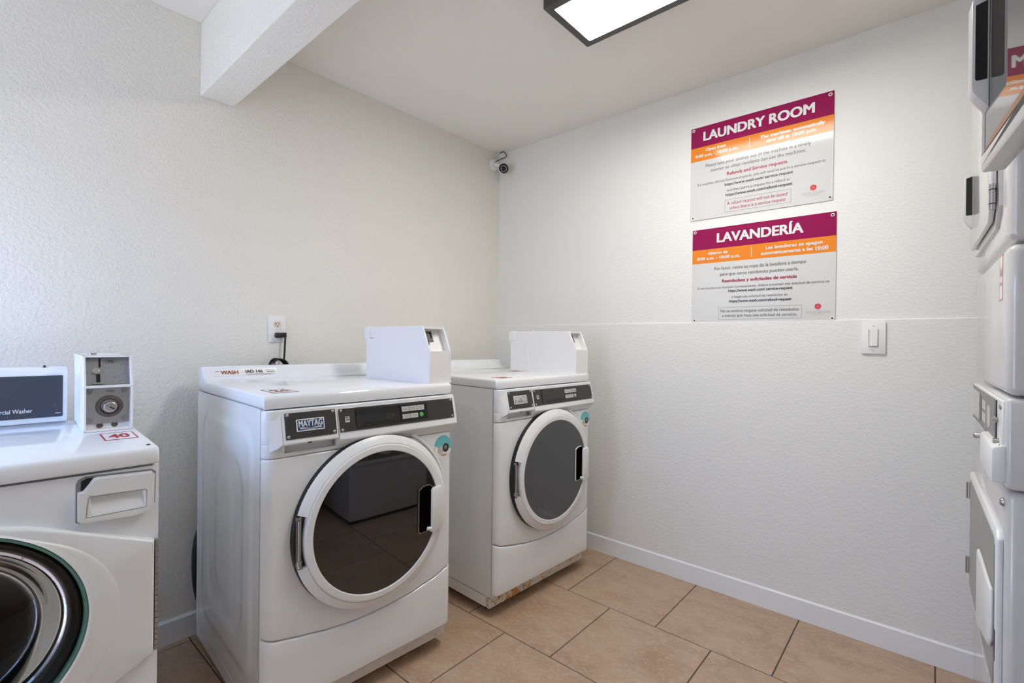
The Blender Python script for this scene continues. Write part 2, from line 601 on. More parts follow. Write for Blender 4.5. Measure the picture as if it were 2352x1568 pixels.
# ------------------------------------------------------------------ ceiling light
def ceiling_light(label, x, y, glow):
    t = thing('ceiling_light', label, 'ceiling light', (x, y, 2.388), 0.0, 'ceiling lights')
    LW, LL = 0.295, 0.80
    fr = obj('frame', boxes((0, LW, -0.028, 0, 0, 0.052), (0, LW, -LL, -LL + 0.028, 0, 0.052), (0, 0.028, -LL + 0.028, -0.028, 0, 0.052), (LW - 0.028, LW, -LL + 0.028, -0.028, 0, 0.052)), FRAMEM, t, smooth=False)
    obj('backplate', box(0.02, LW - 0.02, -LL + 0.02, -0.02, 0.040, 0.0515), FRAMEM, t, smooth=False)
    obj('diffuser', box(0.027, LW - 0.027, -LL + 0.027, -0.027, 0.004, 0.010), glow, t, smooth=False)
ceiling_light('lit rectangular ceiling light with a dark frame, between the beam and the right wall', -0.998, -1.137, GLOW)
ceiling_light('added fill light outside the view, with a dark frame, on the doorway side of the beam', -2.70, -1.40, FILL_GLOW)  # extra fixture out of view, added to brighten the doorway side

# ------------------------------------------------------------------ big white front-loading machines
W, D = 0.683, 0.690
Z0, ZB, ZD, ZP, ZT = 0.037, 0.088, 0.10, 0.836, 0.9765

def side_panel_bm():
    """left side sheet with the pressed relief"""
    bm = bmesh.new()
    ny, nz = 72, 84
    def sd(y, z, y0, y1, z0, z1, r):
        qy = abs(y-(y0+y1)/2) - (y1-y0)/2 + r
        qz = abs(z-(z0+z1)/2) - (z1-z0)/2 + r
        return math.hypot(max(qy, 0), max(qz, 0)) + min(max(qy, qz), 0) - r
    def ss(d, w_):
        t_ = max(0, min(1, 0.5 - d/w_))
        return t_*t_*(3 - 2*t_)
    rows = []
    for i in range(ny+1):
        y = 0.006 + (D - 0.006)*i/ny
        row = []
        for j in range(nz+1):
            z = ZB + (ZT - ZB)*j/nz
            h = 0.0045*ss(sd(y, z, 0.075, 0.60, 0.165, 0.905, 0.07), 0.030)
            h -= 0.0045*ss(sd(y, z, 0.155, 0.53, 0.25, 0.80, 0.10), 0.05)
            h += 0.003*ss(sd(y, z, 0.26, 0.44, 0.32, 0.74, 0.08), 0.05)
            row.append(bm.verts.new((-h + 0.0, y, z)))
        rows.append(row)
    for i in range(ny):
        for j in range(nz):
            bm.faces.new((rows[i][j], rows[i+1][j], rows[i+1][j+1], rows[i][j+1]))
    return bm

def plan_path(y_front, r=0.030, n=8):
    """plan outline of a front skin: round corners from the sides into a flat front"""
    pts = [(0.0, 0.006)]
    for i in range(n+1):
        a = PI + PI/2*i/n
        pts.append((r + r*math.cos(a), y_front + r + (r)*math.sin(a)) )
    q = [(W - x, y) for x, y in pts[::-1]]
    mid = [(r + (W - 2*r)*k/24, y_front) for k in range(1, 24)]
    pts = [p for p in pts if p[1] <= 0.0061 or True]
    pts = [(x, min(y, 0.006)) for x, y in pts]
    q = [(x, min(y, 0.006)) for x, y in q]
    out = []
    for p in pts + mid + q:
        if not out or (abs(out[-1][0]-p[0]) + abs(out[-1][1]-p[1])) > 1e-5:
            out.append(p)
    return out

def skin(y_front, zlo, zhi, r=0.030, nz=6, lip=0.006, back=0.03):
    """front skin between the height functions zlo(x) and zhi(x) with softened upper and lower edges"""
    path = plan_path(y_front, r)
    bm = bmesh.new()
    cols = []
    k = len(path)
    for i, (x, y) in enumerate(path):
        p, q = path[max(i-1, 0)], path[min(i+1, k-1)]
        tx, ty = q[0]-p[0], q[1]-p[1]
        L = math.hypot(tx, ty) or 1
        nx, ny_ = -ty/L*-1, tx/L*-1     # outward normal (towards -y)
        nx, ny_ = ty/L, -tx/L
        a, b = zlo(x), zhi(x)
        col = []
        prof = [(back, a), (lip, a)]
        for s in range(1, 4):
            th = PI/2*s/3
            prof.append((lip*(1 - math.sin(th)), a + lip*(1 - math.cos(th))))
        for s in range(1, nz):
            prof.append((0, a + lip + (b - a - 2*lip)*s/nz))
        for s in range(0, 4):
            th = PI/2*s/3
            prof.append((lip*(1 - math.cos(th)), b - lip*(1 - math.sin(th))))
        prof.append((back, b))
        for dpt, z in prof:
            if dpt >= back:
                col.append(bm.verts.new((min(max(x, 0.004), W - 0.004), 0.03, z)))
            else:
                col.append(bm.verts.new((min(max(x - nx*dpt, 0), W), y - ny_*dpt, z)))
        cols.append(col)
    for i in range(k-1):
        for j in range(len(cols[0])-1):
            bm.faces.new((cols[i][j], cols[i+1][j], cols[i+1][j+1], cols[i][j+1]))
    return bm

def drawer_top(x):
    """curved joint between front panel and lower panel"""
    pts = [(0.0, 0.3185), (0.012, 0.3140), (0.030, 0.3085), (0.060, 0.3012), (0.119, 0.289), (0.20, 0.2745), (0.287, 0.266), (0.39, 0.267), (0.485, 0.276), (0.599, 0.298), (0.655, 0.318), (W, 0.328)]
    for i in range(len(pts)-1):
        if x <= pts[i+1][0]:
            p0 = pts[max(i-1, 0)]; p1 = pts[i]; p2 = pts[i+1]; p3 = pts[min(i+2, len(pts)-1)]
            t_ = (x - p1[0])/(p2[0]-p1[0])
            t_ = t_*t_*(3-2*t_)*0.4 + t_*0.6
            return p1[1] + (p2[1]-p1[1])*t_
    return pts[-1][1]

DCX, DCZ = 0.3535, 0.585
TILT = math.atan2(0.024, 0.100)
Y_TOP, Y_LOW = -0.018, -0.042        # slanted control face: upper and lower edge
Z_LOW, Z_TOP = 0.872, 0.972
FACE = face_frame(0, Y_LOW, Z_LOW, TILT)   # local z = 0 at the lower edge
def fz(z):
    return (z - Z_LOW)/math.cos(TILT)

def on_face(bm):
    return xform(bm, FACE)

def coin_box(parent, x0, x1, y0, zb, kind='side', depth=0.465, zk=0.121, zt=0.217, ys=0.047):
    K, T = zb + zk, zb + zt
    yb = y0 + depth
    bm = prism([(y0, zb), (yb, zb), (yb, T), (y0 + ys, T), (y0 + ys, T - 0.010), (y0 + ys + 0.028, T - 0.012), (y0 + 0.036, K + 0.002), (y0 + 0.003, K)], 'x', x0 + 0.002, x1 - 0.002)
    for a in (x0, x1 - 0.007):
        join(bm, prism([(y0, zb), (yb, zb), (yb, T), (y0 + ys, T), (y0, K)], 'x', a, a + 0.007, 0.0015, 1))
    c = obj('coin_box', bm, BOXW, parent, angle=30)
    # rear hood tab, top lock and a scratch on the side
    obj('rear_tab', box(x0 - 0.004, x0 + 0.03, yb - 0.035, yb + 0.012, T - 0.052, T + 0.003, 0.002, 1), BOXW, c)
    obj('lock_cap', cyl((x0 + 0.03, yb - 0.14, T - 0.001), (x0 + 0.03, yb - 0.14, T + 0.006), 0.011, 16), BOXW, c)
    xc = (x0 + x1)/2
    # coin slot plate on the sloped recess
    tl = math.atan2(0.039, zt - zk - 0.014)
    F = face_frame(0, y0 + 0.0355, K + 0.004, tl)
    obj('slot_plate', xform(box(x0 + 0.010, xc + 0.004, -0.0022, 0, 0.036, 0.080, 0.0008, 1), F), BRONZE, c)
    obj('coin_slot', xform(boxes((x0 + 0.012, x0 + 0.019, -0.004, -0.001, 0.060, 0.080), (xc - 0.006, xc, -0.004, -0.001, 0.050, 0.074), (x0 + 0.026, x0 + 0.031, -0.004, -0.001, 0.022, 0.046)), F), BLACK, c)
    obj('base_strip', box(x0 - 0.001, x1 + 0.001, y0 - 0.001, yb, zb - 0.0005, zb + 0.006), BOXW, c, smooth=False)
    return c

def front_loader(label, loc, rz, glass, kick, unit):
    t = thing('front_load_machine', label, 'dryer', loc, rz, 'front loaders by the back wall')
    # body: right side, back, bottom; left side has the pressed relief
    obj('cabinet', boxes((0.004, W, 0.030, D, ZB, ZT), (0.0, 0.01, 0.006, 0.012, ZB, ZT)), ENAMEL, t, smooth=False)
    obj('side_panel', side_panel_bm(), ENAMEL, t, angle=80)
    obj('plinth', box(0.001, W - 0.001, 0.045, D, Z0, ZB - 0.005, 0.002, 1), ENAMEL, t)
    obj('kick_panel', boxes((0.001, W - 0.001, 0.022, 0.0455, Z0, ZD + 0.006, 0.002, 1)), kick, t)
    for fx in (0.06, W - 0.06):
        for fy in (0.09, D - 0.07):
            obj('foot', cyl((fx, fy, 0.0), (fx, fy, Z0 + 0.01), 0.019, 14), RUBBER, t)
    obj('lower_panel', skin(-0.020, lambda x: ZD + 0.0, lambda x: drawer_top(x) - 0.0022, nz=4), ENAMEL, t, angle=60)
    obj('front_panel', skin(-0.020, lambda x: drawer_top(x) + 0.0016, lambda x: ZP - 0.002, nz=6), ENAMEL, t, angle=60)
    # upper fascia body with the pocket below the badge
    bm = skin(-0.020, lambda x: 0.874, lambda x: ZT - 0.003, nz=4, lip=0.003)
    lw = skin(-0.020, lambda x: ZP, lambda x: 0.876, nz=4, lip=0.003)
    kill = [f for f in lw.faces if 0.053 < f.calc_center_median().x < 0.208 and 0.8475 < f.calc_center_median().z < 0.880 and f.calc_center_median().y < -0.012]
    bmesh.ops.delete(lw, geom=kill, context='FACES')
    join(bm, lw)
    up_ = obj('upper_fascia', bm, ENAMEL, t, angle=60)
    obj('pocket', boxes((0.046, 0.216, 0.006, 0.010, 0.838, 0.878)), ENAMEL, up_, smooth=False)
    obj('pocket_floor', boxes((0.046, 0.216, -0.019, 0.006, 0.838, 0.8465)), PLASTIC, up_, smooth=False)
    # console wedge
    def wedge(x0, x1, low):
        if low:
            pr = [(0.0, ZT - 0.004), (-0.014, ZT - 0.003), (Y_TOP, Z_TOP), (Y_LOW, Z_LOW), (Y_LOW - 0.001, Z_LOW - 0.004), (Y_LOW + 0.002, Z_LOW - 0.0075), (-0.030, 0.857), (-0.023, 0.846), (-0.019, ZP + 0.001), (0.0, ZP + 0.001)]
        else:
            pr = [(0.0, ZT - 0.004), (-0.014, ZT - 0.003), (Y_TOP, Z_TOP), (Y_LOW + 0.0018, 0.8795), (Y_LOW + 0.0012, 0.8772), (Y_LOW + 0.002, 0.8745), (Y_LOW + 0.005, 0.8722), (-0.030, 0.8715), (0.0, 0.8735)]
        return prism(pr, 'x', x0, x1, 0.0022, 2, ang=35)
    con = obj('console', wedge(0.2145, W + 0.001, True), PLASTIC, t, angle=35)
    bad = obj('badge_cover', wedge(0.045, 0.2115, False), PLASTIC, t, angle=35)
    wl = prism([(0.012, -0.018), (0.046, Y_TOP), (0.046, -0.016), (0.012, -0.016)], 'z', 0.87, 0.88)
    wl.free()
    # side cheek that blends the wedge into the rounded left corner
    bm = bmesh.new()
    v = [bm.verts.new(p) for p in ((0.008, -0.0085, 0.9735), (0.0435, Y_TOP, 0.9725), (0.0435, -0.0405, 0.8770), (0.016, -0.0170, 0.856), (0.0435, -0.0215, 0.8585), (0.0435, -0.015, 0.9725), (0.026, -0.0225, 0.972), (0.030, -0.0345, 0.866))]
    for f in ((0, 1, 2, 7), (0, 7, 3), (3, 7, 4), (7, 2, 4), (1, 5, 4, 2)):
        bm.faces.new([v[i] for i in f])
    bmesh.ops.delete(bm, geom=[v[6]], context='VERTS')
    obj('fascia_cheek', bm, ENAMEL, t, angle=60)
    # badge plate
    bp = obj('badge_plate', on_face(prism(rrect(0.053, 0.206, fz(0.889), fz(0.963), 0.003, 3), 'y', -0.0022, 0.0)), DARKP, bad)
    # console plate with its window, labels and button
    cp = obj('control_plate', on_face(prism(rrect(0.217, 0.672, fz(0.890), fz(0.961), 0.003, 3), 'y', -0.0022, 0.0)), DARKP, con)
    def screw(cx, z):
        b = lathe([(0.0, -0.0046), (0.0030, -0.0044), (0.0046, -0.0034), (0.0052, -0.0021)], cx, fz(z), 14)
        return on_face(b)
    for cx, z in ((0.0605, 0.957), (0.1985, 0.957), (0.0605, 0.896), (0.1985, 0.896)):
        obj('screw', screw(cx, z), STEEL, bad)
    for cx, z in ((0.225, 0.955), (0.664, 0.955), (0.225, 0.896), (0.664, 0.896)):
        obj('screw', screw(cx, z), STEEL, con)
    # name badge
    pq = (0.084, 0.168, fz(0.908), fz(0.943))
    lo = 0.33*(pq[3]-pq[2]) + pq[2]
    silver = STICK
    obj('badge', on_face(prism(rrect(*pq, 0.002, 2), 'y', -0.0036, -0.0021)), silver, bad)
    obj('badge_field', on_face(boxes((pq[0]+0.003, pq[1]-0.003, -0.0040, -0.0035, pq[2]+0.003, pq[3]-0.003))), BLUE if unit == 1 else PGREY, bad, smooth=False)
    obj('badge_lettering', on_face(text_bm('MAYTAG', pq[0]+0.006, pq[1]-0.006, lo + 0.0015, 0.0175, bold=0.03, y=-0.0043)), PWHITE, bad, smooth=False)
    obj('badge_strip', on_face(prism([(pq[0]+0.010, pq[2]+0.0065), (0.126, pq[2]+0.0025), (pq[1]-0.010, pq[2]+0.0065), (pq[1]-0.010, pq[2]+0.0115), (0.126, pq[2]+0.0085), (pq[0]+0.010, pq[2]+0.0115)][::-1], 'y', -0.0043, -0.0039)), PWHITE, bad, smooth=False)
    obj('badge_small_lettering', on_face(text_bm('COMMERCIAL', pq[0]+0.014, pq[1]-0.014, pq[2]+0.0045, 0.0040, bold=0.02, y=-0.0046)), BLUE, bad, smooth=False)
    # window
    wn = obj('display_window', on_face(prism(rrect(0.273, 0.437, fz(0.897), fz(0.956), 0.003, 3), 'y', -0.0052, -0.002, 0.001, 1)), DARKP if unit == 2 else BLKGLOSS, con)
    obj('window_bar', on_face(prism([(0.281, fz(0.899)), (0.430, fz(0.899)), (0.434, fz(0.907)), (0.40, fz(0.9105)), (0.30, fz(0.9105))], 'y', -0.0066, -0.005)), BLACK, con, smooth=False)
    if unit == 1:
        obj('window_digits', on_face(text_bm('200', 0.383, 0.418, fz(0.917), 0.013, y=-0.0056)), PDARK, con, smooth=False)
    lf = obj('label_field', on_face(prism(rrect(0.439, 0.552, fz(0.899), fz(0.954), 0.003, 3), 'y', -0.0040, -0.002)), BLACK if unit == 1 else DARKP, con)
    for a, b_, c, d_ in ((0.445, 0.474, 0.931, 0.948), (0.476, 0.506, 0.931, 0.948), (0.508, 0.538, 0.931, 0.948), (0.445, 0.476, 0.907, 0.922), (0.478, 0.509, 0.907, 0.922)):
        o = obj('cycle_label', on_face(box(a, b_, -0.0050, -0.0038, fz(c), fz(d_))), LGREY, con, smooth=False)
        ln = bmesh.new()
        for q in (0.62, 0.32):
            join(ln, box(a + 0.004, b_ - 0.004, -0.0053, -0.0049, fz(c + q*(d_-c)), fz(c + q*(d_-c)) + 0.0017))
        obj('label_lines', ln, PGREY, o, smooth=False).data.transform(FACE)
    obj('start_button', on_face(lathe([(0.0, -0.0066), (0.0066, -0.0064), (0.0082, -0.0050), (0.0084, -0.0038)], 0.524, fz(0.915), 20)), GREENP if unit == 1 else LGREY, con)
    obj('card_symbol', on_face(boxes((0.236, 0.251, -0.0030, -0.0021, fz(0.918), fz(0.936)))), LGREY, con, smooth=False)
    obj('card_symbol_mark', on_face(boxes((0.238, 0.2465, -0.0034, -0.0029, fz(0.931), fz(0.934)), (0.239, 0.249, -0.0034, -0.0029, fz(0.9245), fz(0.9275)))), BLACK, con, smooth=False)
    obj('key_hole', boxes((0.116, 0.126, -0.0415, -0.038, 0.8725, 0.8755)), BLACK, bad, smooth=False)

    # ---------------- door
    dr = obj('door_gasket', lathe([(0.20, -0.021), (0.20, -0.0395), (0.2785, -0.0395), (0.2800, -0.0195)], DCX, DCZ), RUBBER, t)
    obj('door_surround', lathe([(0.286, -0.0195), (0.2885, -0.0215), (0.297, -0.0215), (0.3035, -0.0195)], DCX + 0.004, DCZ), ENAMEL, t, angle=80) if False else None
    h0, h1 = math.radians(163.5), math.radians(197.0)      # hinge notch
    prof_in = [(0.2275, -0.048), (0.2285, -0.0605), (0.231, -0.0625), (0.2475, -0.0615), (0.2525, -0.0585), (0.2535, -0.038)]
    prof_out = [(0.2535, -0.038), (0.2535, -0.0585), (0.266, -0.0520), (0.2735, -0.0475), (0.2780, -0.0430), (0.2785, -0.0385)]
    door = obj('door', join(lathe(prof_in, DCX, DCZ, 128), lathe(prof_out, DCX, DCZ, 128, h1 - 2*PI, h0, close=True)), PLASTIC, t, angle=18)
    # domed glass
    gl = [(0.2283*k/14, -0.0590 - 0.0018*(1 - (k/14)**2)) for k in range(15)]
    gl.append((0.2283, -0.050))
    obj('door_glass', lathe(gl, DCX, DCZ, 128), glass, door, angle=60)
    # latch pocket and grip on the right
    z0, z1, xa, xb = 0.503, 0.661, 0.498, 0.552
    poly = [(xa, z0 + 0.006), (xa + 0.006, z0), (xb, z0 + 0.004), (xb, z1 - 0.004), (xb - 0.012, z1 + 0.004), (xa + 0.018, z1 + 0.002), (xa, z1 - 0.008)]
    obj('latch_rim', prism([(x_ + (-0.0025 if x_ < 0.53 else 0.0), z_ + (0.0025 if z_ > 0.58 else -0.0025)) for x_, z_ in poly], 'y', -0.0655, -0.058), PLASTIC if unit == 2 else STEEL, door, smooth=False)
    obj('latch_pocket', prism(poly, 'y', -0.0662, -0.058), HOLLOW, door, smooth=False)
    obj('door_grip', prism([(0.547, 0.495), (0.590, 0.500), (0.5975, 0.508), (0.5975, 0.646), (0.590, 0.655), (0.547, 0.650)], 'y', -0.0735, -0.034, 0.004, 2), PLASTIC, door, angle=35)
    obj('latch_peg', cyl((0.530, -0.0655, 0.512), (0.547, -0.070, 0.510), 0.006, 12), PLASTIC, door)
    # hinge in the notch on the left
    hg = obj('hinge', boxes((0.0830, 0.0985, -0.040, -0.0365, 0.515, 0.657)), STEEL, t, smooth=False)
    obj('hinge_pin', cyl((0.0905, -0.045, 0.525), (0.0905, -0.045, 0.648), 0.0052, 12), STEEL, hg)
    obj('hinge_knuckle', join(cyl((0.0905, -0.045, 0.516), (0.0905, -0.045, 0.532), 0.0082, 14), cyl((0.084, -0.050, 0.511), (0.094, -0.047, 0.514), 0.005, 10)), STEEL, hg)
    # moulded lip around the door
    obj('door_lip', lathe([(0.287, -0.0192), (0.2895, -0.0218), (0.2935, -0.0226), (0.2985, -0.0216), (0.302, -0.0192)], DCX, DCZ, 96, math.radians(-75), math.radians(62)), ENAMEL, t, angle=80)

    # ---------------- round sticker
    sx, sz, sr = 0.633, 0.779, 0.045
    st = obj('round_sticker', disc(sx, sz, sr, -0.0208, sx=0.9), STICK, t, smooth=False)
    n = 24
    half = [(sx + 0.9*sr*math.cos(PI*i/n - 0.25), sz + sr*math.sin(PI*i/n - 0.25)) for i in range(n+1)]
    half += [(sx - 0.012, sz - 0.004), (sx + 0.008, sz + 0.004)]
    obj('sticker_arc', prism(half, 'y', -0.0214, -0.0206), TEAL, st, smooth=False)
    obj('sticker_disc', disc(sx - 0.010, sz - 0.010, 0.015, -0.0218, 24, 0.0006, 0.9), LGREY, st, smooth=False)
    obj('sticker_drum', disc(sx + 0.013, sz - 0.003, 0.0165, -0.0219, 24, 0.0007, 0.9), PDARK, st, smooth=False)
    obj('sticker_drum_eye', disc(sx + 0.012, sz - 0.001, 0.0075, -0.0224, 20, 0.0006, 0.9), PGREY, st, smooth=False)
    obj('sticker_line', text_bm('washer', sx - 0.006, sx + 0.019, sz - 0.032, 0.006, bold=0.02, shear=0.3, y=-0.0216), REDP, st, smooth=False)

    # ---------------- lid with its upstand
    pr = [(-0.010, ZT), (-0.010, 1.006), (-0.006, 1.0145), (0.004, 1.0185), (0.568, 1.0185)]
    for k in range(1, 13):
        a = math.radians(66)*k/12
        pr.append((0.57 + 0.07*math.sin(a), 1.0185 + 0.07*(1 - math.cos(a))))
    pr += [(0.640, 1.0665), (0.648, 1.0705), (0.658, 1.0715), (0.684, 1.0710), (0.692, 1.066), (0.692, ZT)]
    bm = prism(pr, 'x', 0.0, W + 0.001, 0.009, 3, ang=60)
    lid = obj('lid', bm, ENAMEL, t, angle=50)
    cb = coin_box(t, 0.585, 0.6885, 0.004, 1.0185)
    if unit == 1:
        obj('side_mark', box(0.5838, 0.5862, 0.405, 0.455, 1.187, 1.1895), PGREY, cb, smooth=False)
    else:
        obj('side_patch', prism([(0.315, 1.0205), (0.466, 1.0205), (0.466, 1.190), (0.352, 1.190)], 'x', 0.5832, 0.5862), BOXW, cb, smooth=False)
    return t, lid

M1, lid1 = front_loader('large white front loader with a near-black glossy door, in front of the wall outlet', (-1.816, -0.772, 0), -0.05, GLASSD, KICKD, 1)
# asset label on the rear slope of the lid
def on_slope(bm):
    """bend flat print (x, lift, climb) onto the hollow rear slope of the lid"""
    for q in bm.verts:
        x, l, v = q.co
        a = math.radians(39) + v/0.07
        r = 0.07 + l
        q.co = Vector((x, 0.57 + r*math.sin(a), 1.0885 - r*math.cos(a)))
    return bm
strip = bmesh.new()
for k in range(8):
    join(strip, box(0.036, 0.266, -0.0012, -0.0002, 0.033*k/8, 0.033*(k+1)/8))
bmesh.ops.remove_doubles(strip, verts=strip.verts, dist=1e-6)
lb = obj('asset_label', on_slope(strip), STICK, lid1, smooth=False)
obj('asset_red_lettering', on_slope(text_bm('WASH', 0.058, 0.120, 0.010, 0.0155, bold=0.03, y=-0.0016)), BROWNP, lid1, smooth=False)
obj('asset_lettering', on_slope(text_bm('IAD 146', 0.146, 0.210, 0.012, 0.0145, bold=0.022, y=-0.0016)), PBLACK, lid1, smooth=False)
afp = obj('asset_fine_print', on_slope(boxes((0.226, 0.256, -0.0016, -0.0010, 0.014, 0.0185), (0.222, 0.254, -0.0016, -0.0010, 0.025, 0.0265), (0.146, 0.258, -0.0016, -0.0010, 0.0050, 0.0065), (0.150, 0.244, -0.0016, -0.0010, 0.0010, 0.0025), (0.040, 0.054, -0.0016, -0.0010, 0.022, 0.0245))), PGREY, lid1, smooth=False)
afp['kind'] = 'stuff'
# price sticker lying on the lid
def flat_sticker(parent, x0, x1, y0, y1, z, txt, col):
    obj('price_sticker', box(x0, x1, y0, y1, z, z + 0.0006), STICK, parent, smooth=False)
    e = 0.003
    obj('sticker_border', boxes((x0, x1, y0, y0+e, z, z+0.0010), (x0, x1, y1-e, y1, z, z+0.0010), (x0, x0+e, y0, y1, z, z+0.0010), (x1-e, x1, y0, y1, z, z+0.0010)), col, parent, smooth=False)
    F = Matrix.Translation((0, 0, z + 0.0009)) @ Matrix.Rotation(-PI/2, 4, 'X')
    b = text_bm(txt, x0 + 0.012, x1 - 0.012, y0 + 0.25*(y1-y0), 0.5*(y1-y0), bold=0.03)
    obj('sticker_number', xform(b, F), col, parent, smooth=False)
flat_sticker(lid1, 0.045, 0.118, 0.035, 0.150, 1.0185, '24', BROWNP)

M2, lid2 = front_loader('white front loader with a plain grey door and rusty kick panel, in the corner', (-0.898, -0.821, 0), -0.04, GLASSG, KICKR, 2)
flat_sticker(lid2, 0.06, 0.13, 0.02, 0.085, 1.0185, '25', REDP)
obj('red_tape', box(0.44, 0.52, 0.30, 0.36, 1.0185, 1.0192), BROWNP, lid2, smooth=False)

# black drain hose hanging behind the near machine
hs = obj('drain_hose', tube([(-1.690, -0.045, 0.60), (-1.735, -0.05, 0.50), (-1.768, -0.055, 0.40), (-1.777, -0.06, 0.31), (-1.770, -0.055, 0.21), (-1.745, -0.045, 0.10), (-1.71, -0.04, 0.03), (-1.65, -0.04, 0.018)], 0.015, 12), RUBBER)
hs['label'] = 'black corrugated drain hose against the wall behind the near-black-door front loader'
hs['label'] = 'black drain hose between the large front loader and the back wall'
hs['category'] = 'hose'

# ------------------------------------------------------------------ older washer at the left
def washer():
    t = thing('coin_washer', 'white top-control coin washer with a clear round door and dark display strip', 'washer', (-2.751, -0.769, 0), math.radians(-3.0))
    t['label'] = 'white coin washer with clear round door window and dark display strip, left'
    t['label'] = 'white coin washer with a see-through round door and a dark strip reading Commercial Washer'
    w_, d_ = 0.686, 0.66
    cx, cz, R = 0.343, 0.580, 0.2155
    body = boxes((0.0, 0.012, 0.0, d_, 0.02, 0.876), (w_ - 0.012, w_, 0.0, d_, 0.02, 0.876), (0.0, w_, d_ - 0.01, d_, 0.02, 0.876), (0.0, w_, 0.0, d_, 0.02, 0.035), (0.0, w_, 0.02, d_, 0.866, 0.876))
    obj('cabinet', body, ENAMEL, t, smooth=False)
    obj('front_panel', radial_plate([(0.0, 0.05), (w_, 0.05), (w_, 0.874), (0.0, 0.874)], (cx, cz), 0.222, -0.002, 0.010), ENAMEL, t, angle=30)
    obj('kick_panel', box(0.004, w_ - 0.004, 0.02, 0.04, 0.0, 0.06), KICKD, t, smooth=False)
    # lid
    pr = [(-0.012, 0.880), (-0.012, 0.908), (-0.008, 0.9165), (0.0, 0.920), (d_, 0.920), (d_, 0.880)]
    lid = obj('lid', prism(pr, 'x', 0.0, w_, 0.006, 3, ang=50), ENAMEL, t, angle=50)
    obj('lid_screw', lathe([(0.0, 0.003), (0.003, 0.0028), (0.0048, 0.0)], 0.669, 0.920, 14, axis='z', cy=0.024), BLACK, lid)
    # door: white shield plate with a wing that runs to the hinge
    tops = [(0.343, 0.800), (0.385, 0.799), (0.424, 0.795), (0.462, 0.786), (0.497, 0.773), (0.530, 0.760), (0.57, 0.743), (0.6765, 0.699)]
    bots = [(0.343, 0.310), (0.40, 0.314), (0.45, 0.327), (0.50, 0.344), (0.55, 0.365), (0.598, 0.389), (0.6765, 0.431)]
    mir = lambda ps: [(2*cx - x, z) for x, z in ps[1:-1]] + [(0.012, ps[-1][1])]
    outl = bots[::-1][:0] + [(x, z) for x, z in bots[1:]] + tops[::-1] + mir(tops) + mir(bots)[::-1] + [bots[0]]
    def edge_r(a_):
        d_x, d_z = math.cos(a_), math.sin(a_)
        best = 0.0
        for i in range(len(outl)):
            p, q = outl[i], outl[(i+1) % len(outl)]
            ex, ez = q[0]-p[0], q[1]-p[1]
            det = -d_x*ez + ex*d_z
            if abs(det) > 1e-12:
                t_ = (-(p[0]-cx)*ez + ex*(p[1]-cz))/det
                s_ = (d_x*(p[1]-cz) - d_z*(p[0]-cx))/det
                if t_ > 0 and -1e-6 <= s_ <= 1 + 1e-6:
                    best = max(best, t_)
        return best
    angs = sorted(set([round(2*PI*k/160, 6) for k in range(160)] + [round(math.atan2(z - cz, x - cx) % (2*PI), 6) for x, z in outl]))
    dp = bmesh.new()
    rows = []
    for a_ in angs:
        ro = edge_r(a_)
        d_x, d_z = math.cos(a_), math.sin(a_)
        rows.append([dp.verts.new((cx + r*d_x, y, cz + r*d_z)) for r, y in ((R, 0.0), (R, -0.022), (max(ro - 0.0075, R + 0.001), -0.022), (max(ro - 0.0035, R + 0.0015), -0.0208), (ro - 0.001, -0.0180), (ro, -0.0145), (ro, 0.0))])
    for k in range(len(rows)):
        p, q = rows[k], rows[(k+1) % len(rows)]
        for j in range(len(p)):
            dp.faces.new((p[j], q[j], q[(j+1) % len(p)], p[(j+1) % len(p)]))
    door = obj('door', dp, PLASTIC, t, angle=50)
    # raised round dish on the door
    bm = bmesh.new()
    rows = []
    lim = []
    for k in range(144):
        a_ = 2*PI*k/144
        d_x, d_z = math.cos(a_), math.sin(a_)
        best = 9.0
        for i in range(len(outl)):
            p, q = outl[i], outl[(i+1) % len(outl)]
            ex, ez = q[0]-p[0], q[1]-p[1]
            det = -d_x*ez + ex*d_z
            if abs(det) > 1e-12:
                t_ = (-(p[0]-cx)*ez + ex*(p[1]-cz))/det
                s_ = (d_x*(p[1]-cz) - d_z*(p[0]-cx))/det
                if t_ > 0 and -1e-6 <= s_ <= 1 + 1e-6:
                    best = min(best, t_)
        lim.append(min(0.272, best - 0.010))
    lim = [min(lim[(k + j) % 144] for j in range(-6, 7)) for k in range(144)]
    lim = [sum(lim[(k + j) % 144] for j in range(-8, 9))/17 for k in range(144)]
    for k in range(144):
        a_ = 2*PI*k/144
        d_x, d_z = math.cos(a_), math.sin(a_)
        ro = max(lim[k], R + 0.003)
        row = []
        for f, y in ((0.0, -0.0225), (0.0, -0.0275), (0.05, -0.0290), (0.12, -0.0290), (0.25, -0.0268), (0.55, -0.0262), (0.78, -0.0250), (0.93, -0.0232), (1.0, -0.0212)):
            r = R + (ro - R)*f
            row.append(bm.verts.new((cx + r*d_x, y, cz + r*d_z)))
        rows.append(row)
    for k in range(144):
        p, q = rows[k], rows[(k+1) % 144]
        for j in range(len(p) - 1):
            bm.faces.new((p[j], q[j], q[j+1], p[j+1]))
    obj('door_dish', bm, PLASTIC, door, angle=70)
    obj('green_rim', lathe([(R, -0.021), (R, -0.0255), (R - 0.002, -0.0285), (R - 0.0065, -0.0280), (R - 0.0085, -0.018)], cx, cz, 128), GREEN, door, angle=60)
    # bellows rings, glass bowl and drum seen through the glass
    bel = [(0.212, 0.004)]
    for k in range(5):
        r = 0.205 - 0.012*k
        bel += [(r, -0.016 + 0.016*k), (r - 0.005, -0.020 + 0.016*k), (r - 0.011, -0.012 + 0.018*k)]
    obj('door_bellows', lathe(bel, cx, cz, 96), RUBBER, door, angle=70)
